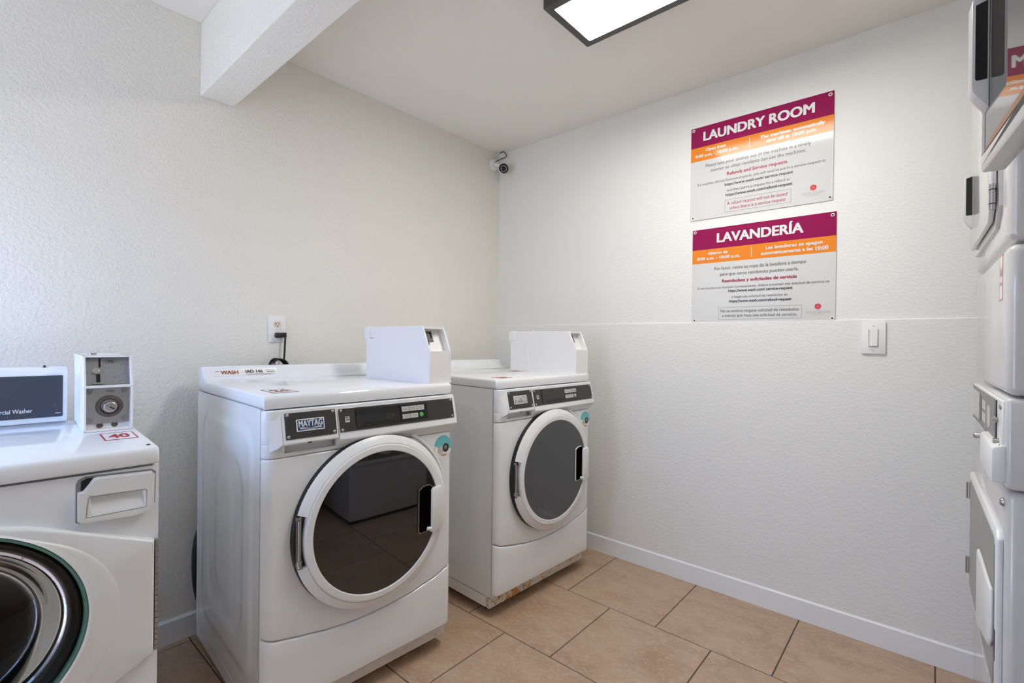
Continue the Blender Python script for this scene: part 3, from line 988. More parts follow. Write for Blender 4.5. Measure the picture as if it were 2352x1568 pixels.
    drum = obj('drum', lathe([(0.150, 0.055), (0.235, 0.075), (0.240, 0.36), (0.225, 0.375), (0.0, 0.375)], cx, cz, 96), DRUM, t, angle=40)
    for k in range(3):
        a = 2*PI*k/3 - 0.62
        b = prism([(0.172, -0.030), (0.240, -0.055), (0.240, 0.055), (0.172, 0.030)], 'y', 0.09, 0.36, 0.008, 2)
        b = xform(b, Matrix.Translation((cx, 0, cz)) @ Matrix.Rotation(-a, 4, 'Y'))
        obj('drum_paddle', b, DRUM, drum)
    hol = bmesh.new()
    for i in range(28):
        for j in range(7):
            a = 2*PI*(i + 0.5*(j % 2))/28
            r = 0.05 + 0.026*j
            join(hol, disc(cx + r*math.cos(a), cz + r*math.sin(a), 0.0028, 0.3742, 6, 0.0006))
    ho = obj('drum_holes', hol, BLACK, drum, smooth=False)
    ho['kind'] = 'stuff'
    bowl = [(R - 0.012, -0.026), (0.196, -0.024), (0.182, -0.020), (0.165, 0.010), (0.150, 0.045), (0.120, 0.068), (0.0, 0.078)]
    obj('glass_bowl', lathe(bowl, cx, cz, 96), GLASSC, door, angle=70)
    # piano hinge
    hin = obj('piano_hinge', box(0.6785, 0.6845, -0.012, 0.002, 0.434, 0.697), STEEL, t, smooth=False)
    nk = 20
    kn = bmesh.new()
    for k in range(nk):
        a = 0.434 + 0.263*k/nk
        join(kn, cyl((0.6815, -0.012, a + 0.0008), (0.6815, -0.012, a + 0.263/nk - 0.0012), 0.0036, 10))
    obj('hinge_knuckles', kn, STEEL, hin)
    # dispenser drawer with a broken corner
    dx = [(0.5395, 0.777), (0.546, 0.7705), (0.640, 0.7655), (0.664, 0.770), (0.6755, 0.785), (0.6765, 0.856), (0.671, 0.863), (0.573, 0.8675), (0.566, 0.866), (0.557, 0.852), (0.549, 0.841), (0.5395, 0.8385)]
    frame = [(0.537, 0.773), (0.545, 0.7675), (0.642, 0.7625), (0.667, 0.768), (0.679, 0.785), (0.680, 0.860), (0.672, 0.8668), (0.553, 0.8715), (0.541, 0.866), (0.537, 0.856)]
    obj('drawer_gap', prism(frame, 'y', -0.0030, 0.0), DULL, t, smooth=False)
    obj('drawer_hole', prism([(0.545, 0.835), (0.575, 0.845), (0.575, 0.866), (0.556, 0.8675), (0.546, 0.862)], 'y', -0.0038, -0.0025), BLACK, t, smooth=False)
    o_ = [(0.5545, 0.784), (0.6585, 0.784), (0.659, 0.820), (0.656, 0.8235), (0.561, 0.8275), (0.558, 0.825)]
    dw = obj('dispenser_drawer', ring_plate(dx, o_, (0.607, 0.806), -0.018, -0.003, 0.0025), PLASTIC, t, angle=35)
    f_ = [(0.563, 0.789), (0.651, 0.789), (0.6535, 0.815), (0.652, 0.8185), (0.565, 0.8225), (0.563, 0.820)]
    bm = bmesh.new()
    A = [bm.verts.new((x, -0.0178, z)) for x, z in o_]
    B = [bm.verts.new((x, -0.0165 + (z - 0.789)/0.033*0.0125, z)) for x, z in f_]
    for k in range(len(A)):
        bm.faces.new((A[k], A[(k+1) % len(A)], B[(k+1) % len(A)], B[k]))
    bm.faces.new(B)
    obj('finger_recess', bm, PLASTIC, dw, smooth=False)
    # console with its dark strip
    pr = [(0.600, 0.920), (0.640, 0.920), (0.640, 1.089), (0.612, 1.089), (0.604, 1.084)]
    con = obj('console', prism(pr, 'x', 0.0, 0.5545, 0.004, 2, ang=40), ENAMEL, t, angle=40)
    CF = face_frame(0, 0.600, 0.920, math.atan2(0.004, 0.164))
    obj('display_panel', xform(prism(rrect(0.02, 0.5435, 0.0165, 0.142, 0.003, 3), 'y', -0.0026, 0.001), CF), DARKB, con)
    obj('display_lettering', xform(text_bm('Commercial Washer', 0.368, 0.478, 0.0335, 0.0118, bold=0.012, y=-0.0030), CF), PWHITE, con, smooth=False)
    obj('display_mark', xform(boxes((0.527, 0.539, -0.0031, -0.0025, 0.0265, 0.0285)), CF), PWHITE, con, smooth=False)
    obj('console_clip', box(0.50, 0.506, 0.606, 0.612, 1.087, 1.093), PDARK, con, smooth=False)
    # coin box
    x0, x1, y0, yb = 0.5705, 0.6775, 0.312, 0.63
    zb, zk, zt = 0.9205, 1.043, 1.128
    ysl = 0.030
    bm = prism([(y0 + 0.020, zb), (yb, zb), (yb, zt), (y0 + ysl + 0.002, zt), (y0 + ysl + 0.002, zt - 0.004), (y0 + ysl + 0.018, zt - 0.006), (y0 + 0.020, zk + 0.004)], 'x', x0 + 0.003, x1 - 0.003)
    side = [(y0, zb), (yb, zb), (yb, zt), (y0 + ysl, zt), (y0, zk)]
    for a in (x0, x1 - 0.006):
        join(bm, prism(side, 'x', a, a + 0.006, 0.0012, 1))
    join(bm, box(x0, x1, y0 - 0.0005, y0 + 0.022, zk - 0.003, zk + 0.004, 0.001, 1))
    join(bm, box(x0, x1, y0, y0 + 0.022, zb, zb + 0.006, 0.001, 1))
    join(bm, prism([(y0 + ysl - 0.002, zt - 0.003), (y0 + ysl + 0.02, zt - 0.005), (y0 + ysl + 0.02, zt), (y0 + ysl, zt)], 'x', x0, x1))
    cb = obj('coin_box', bm, BOXW, t, angle=30)
    obj('side_plate', box(x0 - 0.003, x0 + 0.001, y0 + 0.05, 0.53, zb + 0.02, zt - 0.03), BOXW, cb, smooth=False)
    tl = math.atan2(ysl, zt - zk)
    F = face_frame(0, y0 + 0.0195, zk + 0.005, tl)
    lw_, h_ = x1 - x0, 0.0
    obj('slot_plate', xform(box(x0 + 0.006, x1 - 0.006, -0.0022, 0.0, 0.0, 0.0795), F), PLATE, cb, smooth=False)
    sx = x0 + 0.034
    obj('coin_slot', xform(boxes((sx, sx + 0.0042, -0.0034, -0.0015, 0.050, 0.076), (sx - 0.006, sx + 0.0025, -0.0034, -0.0015, 0.006, 0.030)), F), BLACK, cb, smooth=False)
    obj('coin_guide', xform(lathe([(0.0075, -0.002), (0.0085, -0.0042), (0.0065, -0.0050), (0.004, -0.0044), (0.0, -0.0048)], sx - 0.0065, 0.0385, 18), F), STEEL, cb)
    obj('coin_lip', xform(box(sx - 0.013, sx + 0.009, -0.008, -0.001, 0.001, 0.005, 0.001, 1), F), STEEL, cb)
    hx = sx + 0.026
    obj('price_badge', xform(prism([(hx - 0.0155, 0.0665), (hx - 0.011, 0.0605), (hx + 0.011, 0.0605), (hx + 0.0155, 0.0665), (hx + 0.011, 0.0725), (hx - 0.011, 0.0725)], 'y', -0.0032, -0.002), F), DULL, cb, smooth=False)
    obj('price_lettering', xform(text_bm('25¢', hx - 0.007, hx + 0.007, 0.0640, 0.0055, bold=0.02, y=-0.0036), F), PBLACK, cb, smooth=False)
    # lower lock plate
    yl = y0 + 0.0185
    lp = obj('lock_plate', box(x0 + 0.007, x1 - 0.009, yl - 0.003, yl + 0.002, zb + 0.0195, zk - 0.005, 0.001, 1), STEEL, cb)
    mx, mz = x0 + 0.056, zb + 0.067
    obj('lock_ring', lathe([(0.0305, -0.003 + yl), (0.0285, -0.0065 + yl), (0.022, -0.008 + yl), (0.018, -0.0045 + yl)], mx, mz, 40), BRONZE, cb)
    obj('lock_barrel', lathe([(0.0, -0.0145 + yl), (0.0125, -0.0145 + yl), (0.0150, -0.0125 + yl), (0.0165, -0.002 + yl)], mx + 0.001, mz - 0.002, 32), STEEL, cb)
    obj('key_slot', xform(box(-0.006, 0.006, yl - 0.0152, yl - 0.0140, -0.0014, 0.0014), Matrix.Translation((mx + 0.005, 0, mz - 0.005)) @ Matrix.Rotation(0.6, 4, 'Y')), BLACK, cb, smooth=False)
    for hx_, hz_ in ((x0 + 0.013, zk - 0.013), (x1 - 0.018, zk - 0.012), (x0 + 0.013, zb + 0.029), (x1 - 0.018, zb + 0.031)):
        obj('lock_bolt', lathe([(0.0, yl - 0.0032), (0.005, yl - 0.0034), (0.0072, yl - 0.0046), (0.0078, yl - 0.002)], hx_, hz_, 18), DULL, cb)
    obj('lock_lettering', text_bm('OPEN', mx - 0.008, mx + 0.010, zk - 0.016, 0.0055, bold=0.01, y=yl - 0.0034), PDARK, cb, smooth=False)
    for q in (0.036, 0.068):
        obj('drain_hole', disc(x0 + q, zb + 0.0145, 0.0075, yl + 0.0008, 18, 0.0008, 1.0), BRONZE, cb, smooth=False)
    obj('lock_cap', cyl((x0 + 0.03, y0 + 0.16, zt - 0.001), (x0 + 0.03, y0 + 0.16, zt + 0.005), 0.010, 16), STEEL, cb)
    # price sticker below the coin box
    flat_sticker(lid, 0.600, 0.668, 0.150, 0.262, 0.9202, '40', REDP)
    return t
washer()

# ------------------------------------------------------------------ stacked coin dryers on the right
DW = 0.652
def dryer(label, loc, rz, ajar, full=True):
    t = thing('stacked_dryer', label, 'dryer', loc, rz, 'stacked dryers on the right')
    d_ = 0.66
    obj('lower_cabinet', box(0, DW, 0.0, d_, 0.02, 0.875, 0.018, 4), DRYW, t)
    obj('middle_cabinet', box(0, DW, 0.0, d_, 0.880, 1.073, 0.010, 3), DRYW, t)
    obj('center_panel', box(0, DW, 0.0, d_, 1.078, 1.398, 0.018, 4), DRYW, t)
    obj('upper_cabinet', box(0, DW, 0.0, d_, 1.403, 1.985, 0.018, 4), DRYW, t)
    obj('plinth', box(0.02, DW - 0.02, 0.03, d_ - 0.02, 0.0, 0.03), RUBBER, t, smooth=False)
    # door
    hx = 0.575
    door_root = None
    oct_ = [(0.055 - hx, 1.473), (0.50 - hx, 1.473), (0.5535 - hx, 1.515), (0.5535 - hx, 1.905), (0.50 - hx, 1.945), (0.055 - hx, 1.945), (0.025 - hx, 1.915), (0.025 - hx, 1.503)]
    outl = [(x_, z_) for x_, z_ in oct_]
    obj('door_frame', radial_plate([(0.012, 1.49), (0.040, 1.455), (0.52, 1.455), (0.578, 1.495), (0.578, 1.93), (0.52, 1.965), (0.040, 1.965), (0.012, 1.93)], (0.29, 1.71), 0.18, -0.007, 0.002), DRYW, t, angle=30)
    if ajar > 0.001:
        # wide pane in a thin rim with a heavier sill
        L0, R0, B0, T0 = 0.052 - hx, 0.553 - hx, 1.446, 1.955
        li, ri, bi, ti = L0 + 0.012, R0 - 0.02, 1.474, T0 - 0.03
        bm = bmesh.new()
        join(bm, prism([(L0 + 0.010, B0), (R0 - 0.04, B0), (R0, B0 + 0.05), (R0, bi + 0.03), (ri, bi), (L0, bi), (L0, B0 + 0.010)], 'y', -0.036, -0.010, 0.003, 2))
        join(bm, box(L0, R0, -0.036, -0.010, ti, T0, 0.003, 2))
        join(bm, box(L0, li, -0.036, -0.010, bi, ti, 0.002, 1))
        join(bm, box(ri, R0, -0.036, -0.010, bi + 0.02, ti, 0.002, 1))
        door = obj('door', bm, DRYP, t, angle=35)
        obj('door_glass', box(li, ri, -0.034, -0.020, bi, ti), GLASSM, door, smooth=False)
        obj('door_seal', prism([(li + 0.004, bi + 0.001), (ri, bi + 0.001), (ri, bi + 0.013), (li + 0.05, bi + 0.009)], 'y', -0.0355, -0.033), GASKET, door, smooth=False)
    else:
        door = obj('door', prism(oct_, 'y', -0.019, -0.008, 0.004, 2), DRYW, t, angle=35)
    door.location = (hx, 0, 0)
    door.rotation_euler = (0, 0, ajar)
    yb = -0.036 if ajar > 0.001 else -0.019
    # handle: loop with a pointed foot, grip stands off the door
    x0, x1 = 0.062 - hx, 0.092 - hx
    hp = 0.017
    pr = [(yb + 0.002, 1.702), (yb - hp + 0.001, 1.699), (yb - hp, 1.697), (yb - hp, 1.572), (yb - hp + 0.001, 1.562), (yb - 0.010, 1.552), (yb - 0.004, 1.543), (yb + 0.002, 1.534)]
    hd = obj('door_handle', prism(pr, 'x', x0, x1, 0.0012, 2, ang=30), DRYP, door, angle=35)
    pk = [(yb - 0.0004, 1.693), (yb - hp + 0.0035, 1.689), (yb - hp + 0.0035, 1.580), (yb - hp + 0.005, 1.577), (yb - 0.0004, 1.577)]
    obj('handle_pocket', prism(pk, 'x', x1 - 0.002, x1 + 0.0007), BLACK, hd, smooth=False)
    obj('handle_pocket', prism(pk, 'x', x0 - 0.0007, x0 + 0.002), BLACK, hd, smooth=False)
    # hinges
    for z in (1.49, 1.87):
        hh = obj('door_hinge', cyl((0.568, -0.016, z), (0.568, -0.016, z + 0.058), 0.006, 12), STEEL, t)
        obj('hinge_ring', join(cyl((0.568, -0.016, z + 0.012), (0.568, -0.016, z + 0.014), 0.0066, 12), cyl((0.568, -0.016, z + 0.044), (0.568, -0.016, z + 0.046), 0.0066, 12)), BLACK, hh)
    # sticker
    stk = obj('machine_sticker', boxes((0.540, 0.592, -0.0008, 0.0006, 1.285, 1.385)), STICK, t, smooth=False)
    e = 0.003
    obj('sticker_border', boxes((0.540, 0.592, -0.0012, -0.0006, 1.285, 1.285 + e), (0.540, 0.592, -0.0012, -0.0006, 1.385 - e, 1.385), (0.540, 0.540 + e, -0.0012, -0.0006, 1.285, 1.385), (0.592 - e, 0.592, -0.0012, -0.0006, 1.285, 1.385)), PINKP, stk, smooth=False)
    obj('sticker_number', xform(text_bm('31', -0.02, 0.02, -0.011, 0.024, bold=0.02, y=-0.0013), Matrix.Translation((0.566, 0, 1.337)) @ Matrix.Rotation(PI/2, 4, 'Y')), PINKP, stk, smooth=False)
    # card and coin panel
    cp = obj('coin_panel', box(0.018, DW - 0.012, -0.004, 0.004, 0.955, 1.066, 0.002, 1), PLASTIC, t)
    obj('card_plate', prism([(0.024, 1.060), (0.53, 1.060), (0.53, 0.962), (0.41, 0.962), (0.06, 0.962), (0.024, 0.975)], 'y', -0.0055, -0.003), DULL, cp, smooth=False)
    obj('card_slot', boxes((0.215, 0.245, -0.0062, -0.005, 0.975, 1.045)), BLACK, cp, smooth=False)
    obj('card_reader', boxes((0.05, 0.205, -0.0075, -0.005, 0.975, 1.050)), LGREY, cp, smooth=False)
    obj('card_emblem', prism([(0.39, 0.990), (0.42, 0.978), (0.45, 0.990), (0.45, 1.030), (0.42, 1.036), (0.39, 1.030)], 'y', -0.0064, -0.005), LGREY, cp, smooth=False)
    obj('card_window', boxes((0.27, 0.35, -0.0062, -0.005, 1.015, 1.038), (0.27, 0.35, -0.0062, -0.005, 0.982, 1.005)), LGREY, cp, smooth=False)
    obj('coin_slot', boxes((0.548, 0.560, -0.0062, -0.003, 0.970, 1.060)), BLACK, cp, smooth=False)
    obj('coin_pin', join(cyl((0.577, -0.004, 1.018), (0.577, -0.014, 1.018), 0.0055, 14), cyl((0.577, -0.009, 1.018), (0.577, -0.011, 1.018), 0.008, 14)), STEEL, cp)
    obj('coin_cup', cyl((0.590, -0.003, 0.968), (0.590, -0.013, 0.968), 0.011, 16), STEEL, cp)
    for x_, z_ in ((0.627, 1.052), (0.627, 0.967), (0.027, 1.060), (0.027, 0.966), (0.35, 1.053), (0.35, 0.968)):
        obj('panel_screw', lathe([(0.0, -0.0078), (0.004, -0.0074), (0.0062, -0.0058), (0.0066, -0.004)], x_, z_, 14), STEEL, cp)
    if full:
        obj('coin_box', prism([(0.002, 0.893), (-0.020, 0.893), (-0.020, 0.961), (-0.017, 0.967), (0.002, 0.972)], 'x', 0.41, 0.648, 0.0025, 2, ang=30), PLASTIC, t, angle=35)
    # lower door with its steel panel and wide white grip
    outl = [(0.0, 0.775), (0.618, 0.788), (0.640, 0.770), (0.640, 0.43), (0.618, 0.412), (0.0, 0.412)]
    ld = obj('lower_door', prism([(0.0, 0.412), (0.618, 0.412), (0.640, 0.43), (0.640, 0.770), (0.618, 0.787), (0.0, 0.787)], 'y', -0.010, 0.001, 0.004, 2), PLASTIC, t, angle=35)
    obj('steel_panel', prism([(0.03, 0.440), (0.60, 0.440), (0.616, 0.455), (0.616, 0.750), (0.60, 0.765), (0.03, 0.765)], 'y', -0.0118, -0.009), STEEL, ld, smooth=False)
    obj('door_grip', prism([(0.34, 0.470), (0.36, 0.460), (0.600, 0.520), (0.616, 0.540), (0.616, 0.655), (0.35, 0.655), (0.34, 0.645)], 'y', -0.019, -0.010, 0.005, 3), PLASTIC, ld, angle=40)
    obj('latch_slot', boxes((0.622, 0.632, -0.0108, -0.009, 0.505, 0.570)), BLACK, ld, smooth=False)
    for z in (0.465, 0.700):
        obj('door_hinge', cyl((-0.004, -0.012, z), (-0.004, -0.012, z + 0.05), 0.007, 12), STEEL, t)
    for x_, z_ in ((0.02, 0.905), (0.632, 0.850)):
        obj('cabinet_bolt', lathe([(0.0, -0.0065), (0.006, -0.0055), (0.009, -0.002), (0.0095, 0.001)], x_, z_, 16), STEEL, t)
    return t
A_ = math.radians(1.2)
dryer('white stacked dryer touching the right wall, with all of its doors shut', (-0.283, -2.3145, 0), PI + A_, 0.0)
dryer('white stacked dryer nearest the camera, its glass upper door ajar and mirroring the sign', (-1.287, -2.356, 0), PI, math.radians(6.1), full=False)

# ------------------------------------------------------------------ signs on the right wall
def sign(name_label, y, z, tilt, title, title_u, rows, seq):
    t = thing('notice_sign', name_label, 'sign', (-0.0005, y, z), -PI/2, 'laundry notices')
    t.rotation_euler = (0, tilt, -PI/2)
    hw, hh = 0.2975, 0.2275
    obj('board', prism(rrect(-hw, hw, -hh, hh, 0.004, 3), 'y', -0.004, 0.0), BOARD, t)
    obj('header_band', boxes((-hw + 0.0002, hw - 0.0002, -0.0043, -0.0035, 0.128, hh - 0.0002)), MAROON, t, smooth=False)
    obj('hours_band', boxes((-hw + 0.0002, hw - 0.0002, -0.0043, -0.0035, 0.061, 0.128)), ORANGE, t, smooth=False)
    obj('title_lettering', text_bm(title, title_u[0], title_u[1], 0.157, 0.0415, bold=0.035, y=-0.0048), PWHITE, t, smooth=False)
    for nm, body, u0, u1, v, cap, bold, m in rows:
        obj(nm, text_bm(body, u0, u1, v, cap, bold=bold, y=-0.0048), m, t, smooth=False)
    obj('divider', boxes((-0.0285, -0.0265, -0.0048, -0.0042, 0.0725, 0.117)), PWHITE, t, smooth=False)
    (bx0, bx1, bz0, bz1), fx, fz_, (s0, s1, sv), ul = seq
    e = 0.0011
    obj('box_outline', boxes((bx0, bx1, -0.0047, -0.0039, bz0, bz0+e), (bx0, bx1, -0.0047, -0.0039, bz1-e, bz1), (bx0, bx0+e, -0.0047, -0.0039, bz0, bz1), (bx1-e, bx1, -0.0047, -0.0039, bz0, bz1)), PGREY, t, smooth=False)
    n = 48
    obj('flower_emblem', prism([(fx + (0.0118 + 0.0014*math.cos(8*2*PI*i/n))*math.cos(2*PI*i/n), fz_ + (0.0118 + 0.0014*math.cos(8*2*PI*i/n))*math.sin(2*PI*i/n)) for i in range(n)], 'y', -0.0047, -0.0039), FLOWER, t, smooth=False)
    obj('flower_ring', lathe([(0.0068, -0.0050), (0.0058, -0.0050)], fx, fz_, 24), FLOWER2, t, smooth=False)
    obj('flower_eye', disc(fx, fz_, 0.0030, -0.0051, 16, 0.0005), FLOWER2, t, smooth=False)
    obj('signature_lettering', text_bm('Lincoln Gardens', s0, s1, sv, 0.0125, bold=-0.018, shear=0.55, y=-0.0047), PGREY, t, smooth=False)
    obj('signature_line', text_bm('APARTMENT HOMES', (s0+s1)/2 - 0.021, (s0+s1)/2 + 0.021, sv - 0.0068, 0.0030, bold=0.0, y=-0.0047), PGREY, t, smooth=False)
    if ul:
        obj('underline', boxes((ul[0], ul[1], -0.0048, -0.0042, ul[2]-0.0022, ul[2]-0.0010)), PWHITE, t, smooth=False)
    for x_, z_ in ((-0.2855, 0.216), (0.2835, 0.214), (-0.283, -0.215), (0.287, -0.215)):
        g = obj('grommet', lathe([(0.0035, -0.0042), (0.0042, -0.0062), (0.0068, -0.0062), (0.0075, -0.0040)], x_, z_, 18), STICK, t)
        obj('screw', lathe([(0.0, -0.0058), (0.0030, -0.0054), (0.0040, -0.0042)], x_, z_, 14), BLACK, g)
    return t
B, N_, L_ = 0.022, 0.0, -0.006
rows1 = [
    ('hours_lettering', 'Open from', -0.2255, -0.1307, 0.1035, 0.0135, 0.03, PWHITE),
    ('hours_lettering', '8:00 a.m. - 10:00 p.m.', -0.2754, -0.0794, 0.0785, 0.0135, 0.03, PWHITE),
    ('hours_lettering', 'The machines automatically', 0.0163, 0.2662, 0.0985, 0.0140, 0.03, PWHITE),
    ('hours_lettering', 'shut off at 10:00 p.m.', 0.0429, 0.2368, 0.0765, 0.0140, 0.03, PWHITE),
    ('body_lettering', 'Please take your clothes out of the machine in a timely', -0.2246, 0.2163, 0.0240, 0.0150, 0.0, PDARK),
    ('body_lettering', 'manner so other residents can use the machines.', -0.1995, 0.1973, -0.0025, 0.0150, 0.0, PDARK),
    ('red_lettering', 'Refunds and Service requests', -0.1252, 0.1273, -0.0350, 0.0150, 0.03, PRED),
    ('body_lettering', 'If a machine did not function properly, you will need to put in a service request at', -0.2626, 0.2700, -0.0615, 0.0115, 0.0, PDARK),
    ('link_lettering', 'https://www.wash.com/ service-request', -0.1350, 0.1504, -0.0840, 0.0125, 0.02, PBLACK),
    ('body_lettering', 'and then put in a request for a refund at', -0.1243, 0.1377, -0.1125, 0.0120, 0.0, PDARK),
    ('link_lettering', 'https://www.wash.com/refund-request', -0.1295, 0.1485, -0.1340, 0.0125, 0.02, PBLACK),
    ('boxed_lettering', 'A refund request will not be issued', -0.1228, 0.1288, -0.1765, 0.0150, 0.0, PRED),
    ('boxed_lettering', 'unless there is a service request', -0.1110, 0.1233, -0.1995, 0.0150, 0.0, PRED)]
sign('white notice board headed LAUNDRY ROOM on a maroon band, the upper of two signs', -1.598, 2.011, 0.004, 'LAUNDRY ROOM', (-0.2385, 0.2285), rows1,
     ((-0.1330, 0.1443, -0.2095, -0.1510), 0.2268, -0.1625, (0.184, 0.270, -0.190), None))
rows2 = [
    ('hours_lettering', 'Abierto de', -0.2223, -0.1314, 0.1015, 0.0130, 0.03, PWHITE),
    ('hours_lettering', '8:00 a.m. - 10:00 p.m.', -0.2736, -0.0765, 0.0778, 0.0135, 0.03, PWHITE),
    ('hours_lettering', 'Las lavadoras se apagan', 0.0321, 0.2497, 0.1000, 0.0140, 0.03, PWHITE),
    ('hours_lettering', 'automáticamente a las 10:00', 0.0131, 0.2705, 0.0758, 0.0140, 0.03, PWHITE),
    ('body_lettering', 'Por favor, retire su ropa de la lavadora a tiempo', -0.1904, 0.1896, 0.0235, 0.0150, 0.0, PDARK),
    ('body_lettering', 'para que otros residentes puedan usarla.', -0.1640, 0.1628, -0.0048, 0.0150, 0.0, PDARK),
    ('red_lettering', 'Reembolsos y solicitudes de servicio', -0.1551, 0.1570, -0.0370, 0.0140, 0.03, PRED),
    ('body_lettering', 'Si una lavadora no funcionó correctamente, deberá presentar una solicitud de servicio en', -0.2701, 0.2761, -0.0653, 0.0110, 0.0, PDARK),
    ('link_lettering', 'https://www.wash.com/ service-request', -0.1258, 0.1406, -0.0842, 0.0120, 0.02, PBLACK),
    ('body_lettering', 'y luego una solicitud de reembolso en', -0.1100, 0.1214, -0.1126, 0.0115, 0.0, PDARK),
    ('link_lettering', 'https://www.wash.com/refund-request', -0.1206, 0.1371, -0.1329, 0.0120, 0.02, PBLACK),
    ('boxed_lettering', 'No se emitirá ninguna solicitud de reembolso', -0.1591, 0.1660, -0.1793, 0.0140, 0.0, PDARK),
    ('boxed_lettering', 'a menos que haya una solicitud de servicio.', -0.1526, 0.1602, -0.2011, 0.0140, 0.0, PDARK)]
sign('white notice board headed LAVANDERÍA on a maroon band, the lower of two signs', -1.6105, 1.507, 0.004, 'LAVANDERÍA', (-0.1820, 0.1793), rows2,
     ((-0.1695, 0.1766, -0.2125, -0.1553), 0.2361, -0.1645, (0.192, 0.280, -0.1925), (0.2222, 0.2705, 0.0758)))

# ------------------------------------------------------------------ light switch
t = thing('light_switch', 'white rocker light switch plate just below the ledge line', 'light switch', (-0.006, -2.036, 1.2085), -PI/2)
pl = obj('plate', box(-0.0385, 0.0385, -0.0085, 0.0, -0.0625, 0.0625, 0.0025, 2), OUTW, t)
obj('rocker_frame', boxes((-0.0175, 0.0175, -0.0098, -0.008, -0.034, 0.036)), OUTW, t, smooth=False)
obj('rocker', prism([(-0.0098, -0.031), (-0.0150, -0.031), (-0.0112, 0.033), (-0.0098, 0.033)], 'x', -0.0135, 0.0135, 0.001, 1), OUTW, t)
obj('rocker_gap', boxes((-0.0135, 0.0135, -0.0101, -0.0095, -0.0335, -0.0312), (-0.0155, -0.0138, -0.0101, -0.0095, -0.033, 0.0345), (0.0138, 0.0155, -0.0101, -0.0095, -0.033, 0.0345)), PGREY, t, smooth=False)
for z_ in (0.0485, -0.0485):
    obj('plate_screw', lathe([(0.0, -0.0096), (0.0022, -0.0093), (0.003, -0.0083)], 0, z_, 12), LGREY, t)

# ------------------------------------------------------------------ outlet, plug and cord
t = thing('wall_outlet', 'white duplex wall outlet with ivory sockets above the machine lid', 'outlet', (-1.4555, 0.0, 1.2245), 0.0)
obj('plate', box(-0.0385, 0.0385, -0.0075, 0.0, -0.0595, 0.0595, 0.0028, 2), OUTW, t)
for zc in (0.0205, -0.0275):
    sk = obj('socket', prism([(0.0158*math.cos(2*PI*i/28), zc + max(-0.0138, min(0.0138, 0.0158*math.sin(2*PI*i/28)))) for i in range(28)], 'y', -0.0095, -0.006), CREAM, t, angle=60)
    if zc > 0:
        obj('socket_slot', boxes((-0.0085, -0.0062, -0.0101, -0.009, zc - 0.002, zc + 0.0065), (-0.0118, -0.0062, -0.0101, -0.009, zc + 0.0015, zc + 0.0035), (0.0050, 0.0070, -0.0101, -0.009, zc - 0.001, zc + 0.0060), (-0.0022, 0.0016, -0.0101, -0.009, zc - 0.0105, zc - 0.0060)), BLACK, sk, smooth=False)
obj('plate_screw', lathe([(0.0, -0.0088), (0.0022, -0.0085), (0.003, -0.0074)], 0, -0.003, 12), CREAM, t)

t = thing('power_cord', 'black power cord plugged into the outlet and coiled behind the lid', 'cord', (-1.4555, 0.0, 1.2245), 0.0)
obj('plug', join(prism(rrect(-0.012, 0.013, -0.040, -0.017, 0.005, 4), 'y', -0.034, -0.0096, 0.002, 2), box(0.011, 0.032, -0.032, -0.014, -0.038, -0.016, 0.003, 2)), RUBBER, t)
cord = [(0.027, -0.024, -0.028), (0.0275, -0.025, -0.045), (0.0255, -0.026, -0.085), (0.023, -0.027, -0.130), (0.019, -0.030, -0.165), (0.002, -0.032, -0.20), (-0.028, -0.034, -0.20), (-0.044, -0.035, -0.165), (-0.032, -0.036, -0.136), (-0.005, -0.037, -0.134), (0.018, -0.038, -0.155), (0.021, -0.04, -0.185), (-0.002, -0.042, -0.205), (-0.026, -0.044, -0.19)]
obj('cable', tube(cord, 0.0042, 10, 8), RUBBER, t)
loop2 = []
for k in range(30):
    a = 2*PI*k/13
    loop2.append((-0.004 + (0.033 + 0.002*(k % 3))*math.cos(a), -0.036 - 0.0007*k, -0.168 + (0.032 + 0.0025*(k % 2))*math.sin(a)))
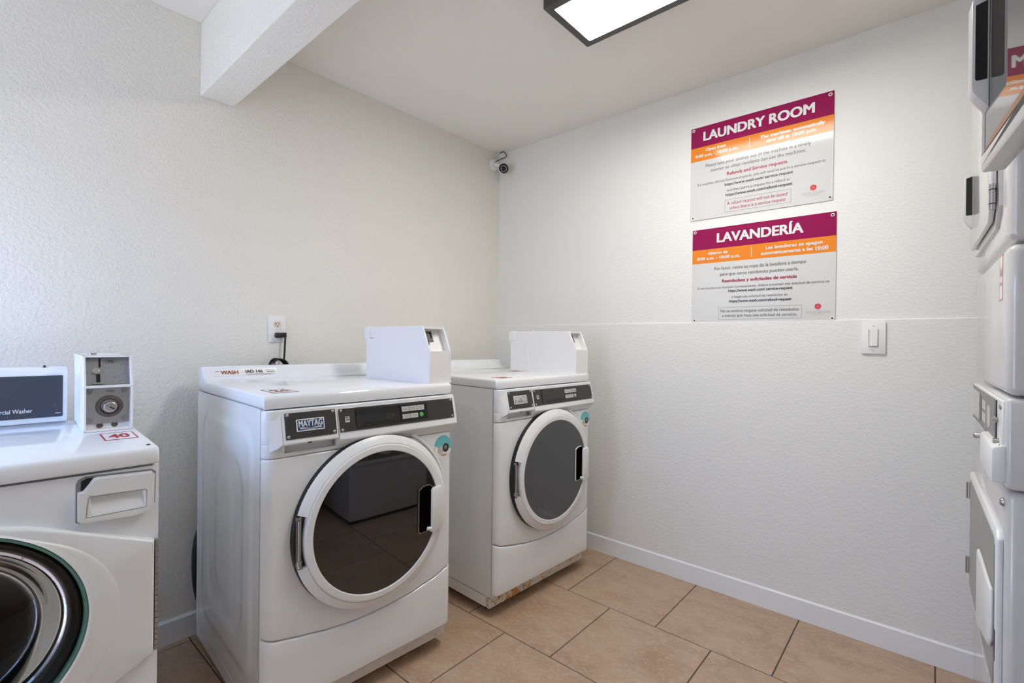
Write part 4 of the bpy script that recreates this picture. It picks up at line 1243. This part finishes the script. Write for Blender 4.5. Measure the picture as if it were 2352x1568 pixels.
obj('cable_coil', tube(loop2, 0.0045, 8, 4), RUBBER, t)
obj('cable_tie', tube([(-0.030, -0.030, -0.150), (-0.038, -0.052, -0.152), (-0.026, -0.062, -0.156)], 0.003, 8, 4), GASKET, t)

# ------------------------------------------------------------------ security camera in the ceiling corner
t = thing('security_camera', 'small white bullet security camera with a dark lens, high in the corner', 'camera', (-0.060, -0.0005, 2.352), 0.0)
o = Vector((-0.060, -0.0005, 2.352))
ctr = Vector((-0.0905, -0.120, 2.2935)) - o
ax = (Vector((-2.0, -2.0, 1.55)) - (ctr + o)).normalized()
obj('base', lathe([(0.0, -0.014), (0.030, -0.013), (0.036, -0.008), (0.037, 0.0)], 0, 0, 32), OUTW, t)
rear = ctr - ax*0.085
obj('arm', tube([(0.0, -0.010, 0.0), (0.008, -0.030, -0.004), tuple(rear*0.6 + Vector((0.006, -0.02, -0.006))), tuple(rear + ax*0.01)], 0.012, 12), OUTW, t)
def along(bm):
    q = ax.to_track_quat('Z', 'Y').to_matrix().to_4x4()
    return xform(bm, Matrix.Translation(ctr) @ q)
bd = obj('body', along(lathe([(0.0, -0.095), (0.024, -0.092), (0.031, -0.080), (0.033, -0.03), (0.0335, 0.004), (0.0315, 0.006), (0.0305, -0.004)], 0, 0, 36, axis='z')), OUTW, t, angle=50)
obj('face', along(lathe([(0.0305, -0.001), (0.021, -0.003), (0.0, -0.003)], 0, 0, 36, axis='z')), BLKGLOSS, bd)
obj('led_ring', along(lathe([(0.0205, -0.0022), (0.0155, -0.0022)], 0, 0, 36, axis='z')), PGREY, bd)
obj('lens', along(lathe([(0.0150, -0.0020), (0.011, 0.0010), (0.0, 0.0030)], 0, 0, 28, axis='z')), BLKGLOSS, bd)
pts = [(-0.030, -0.030, 2.432), (-0.028, -0.058, 2.436), (-0.026, -0.080, 2.415), (-0.028, -0.080, 2.396), (-0.034, -0.052, 2.390), (-0.046, -0.026, 2.380), (-0.058, -0.010, 2.366)]
obj('lead', tube([tuple(Vector(p) - o) for p in pts], 0.0028, 8), PDARK, t)
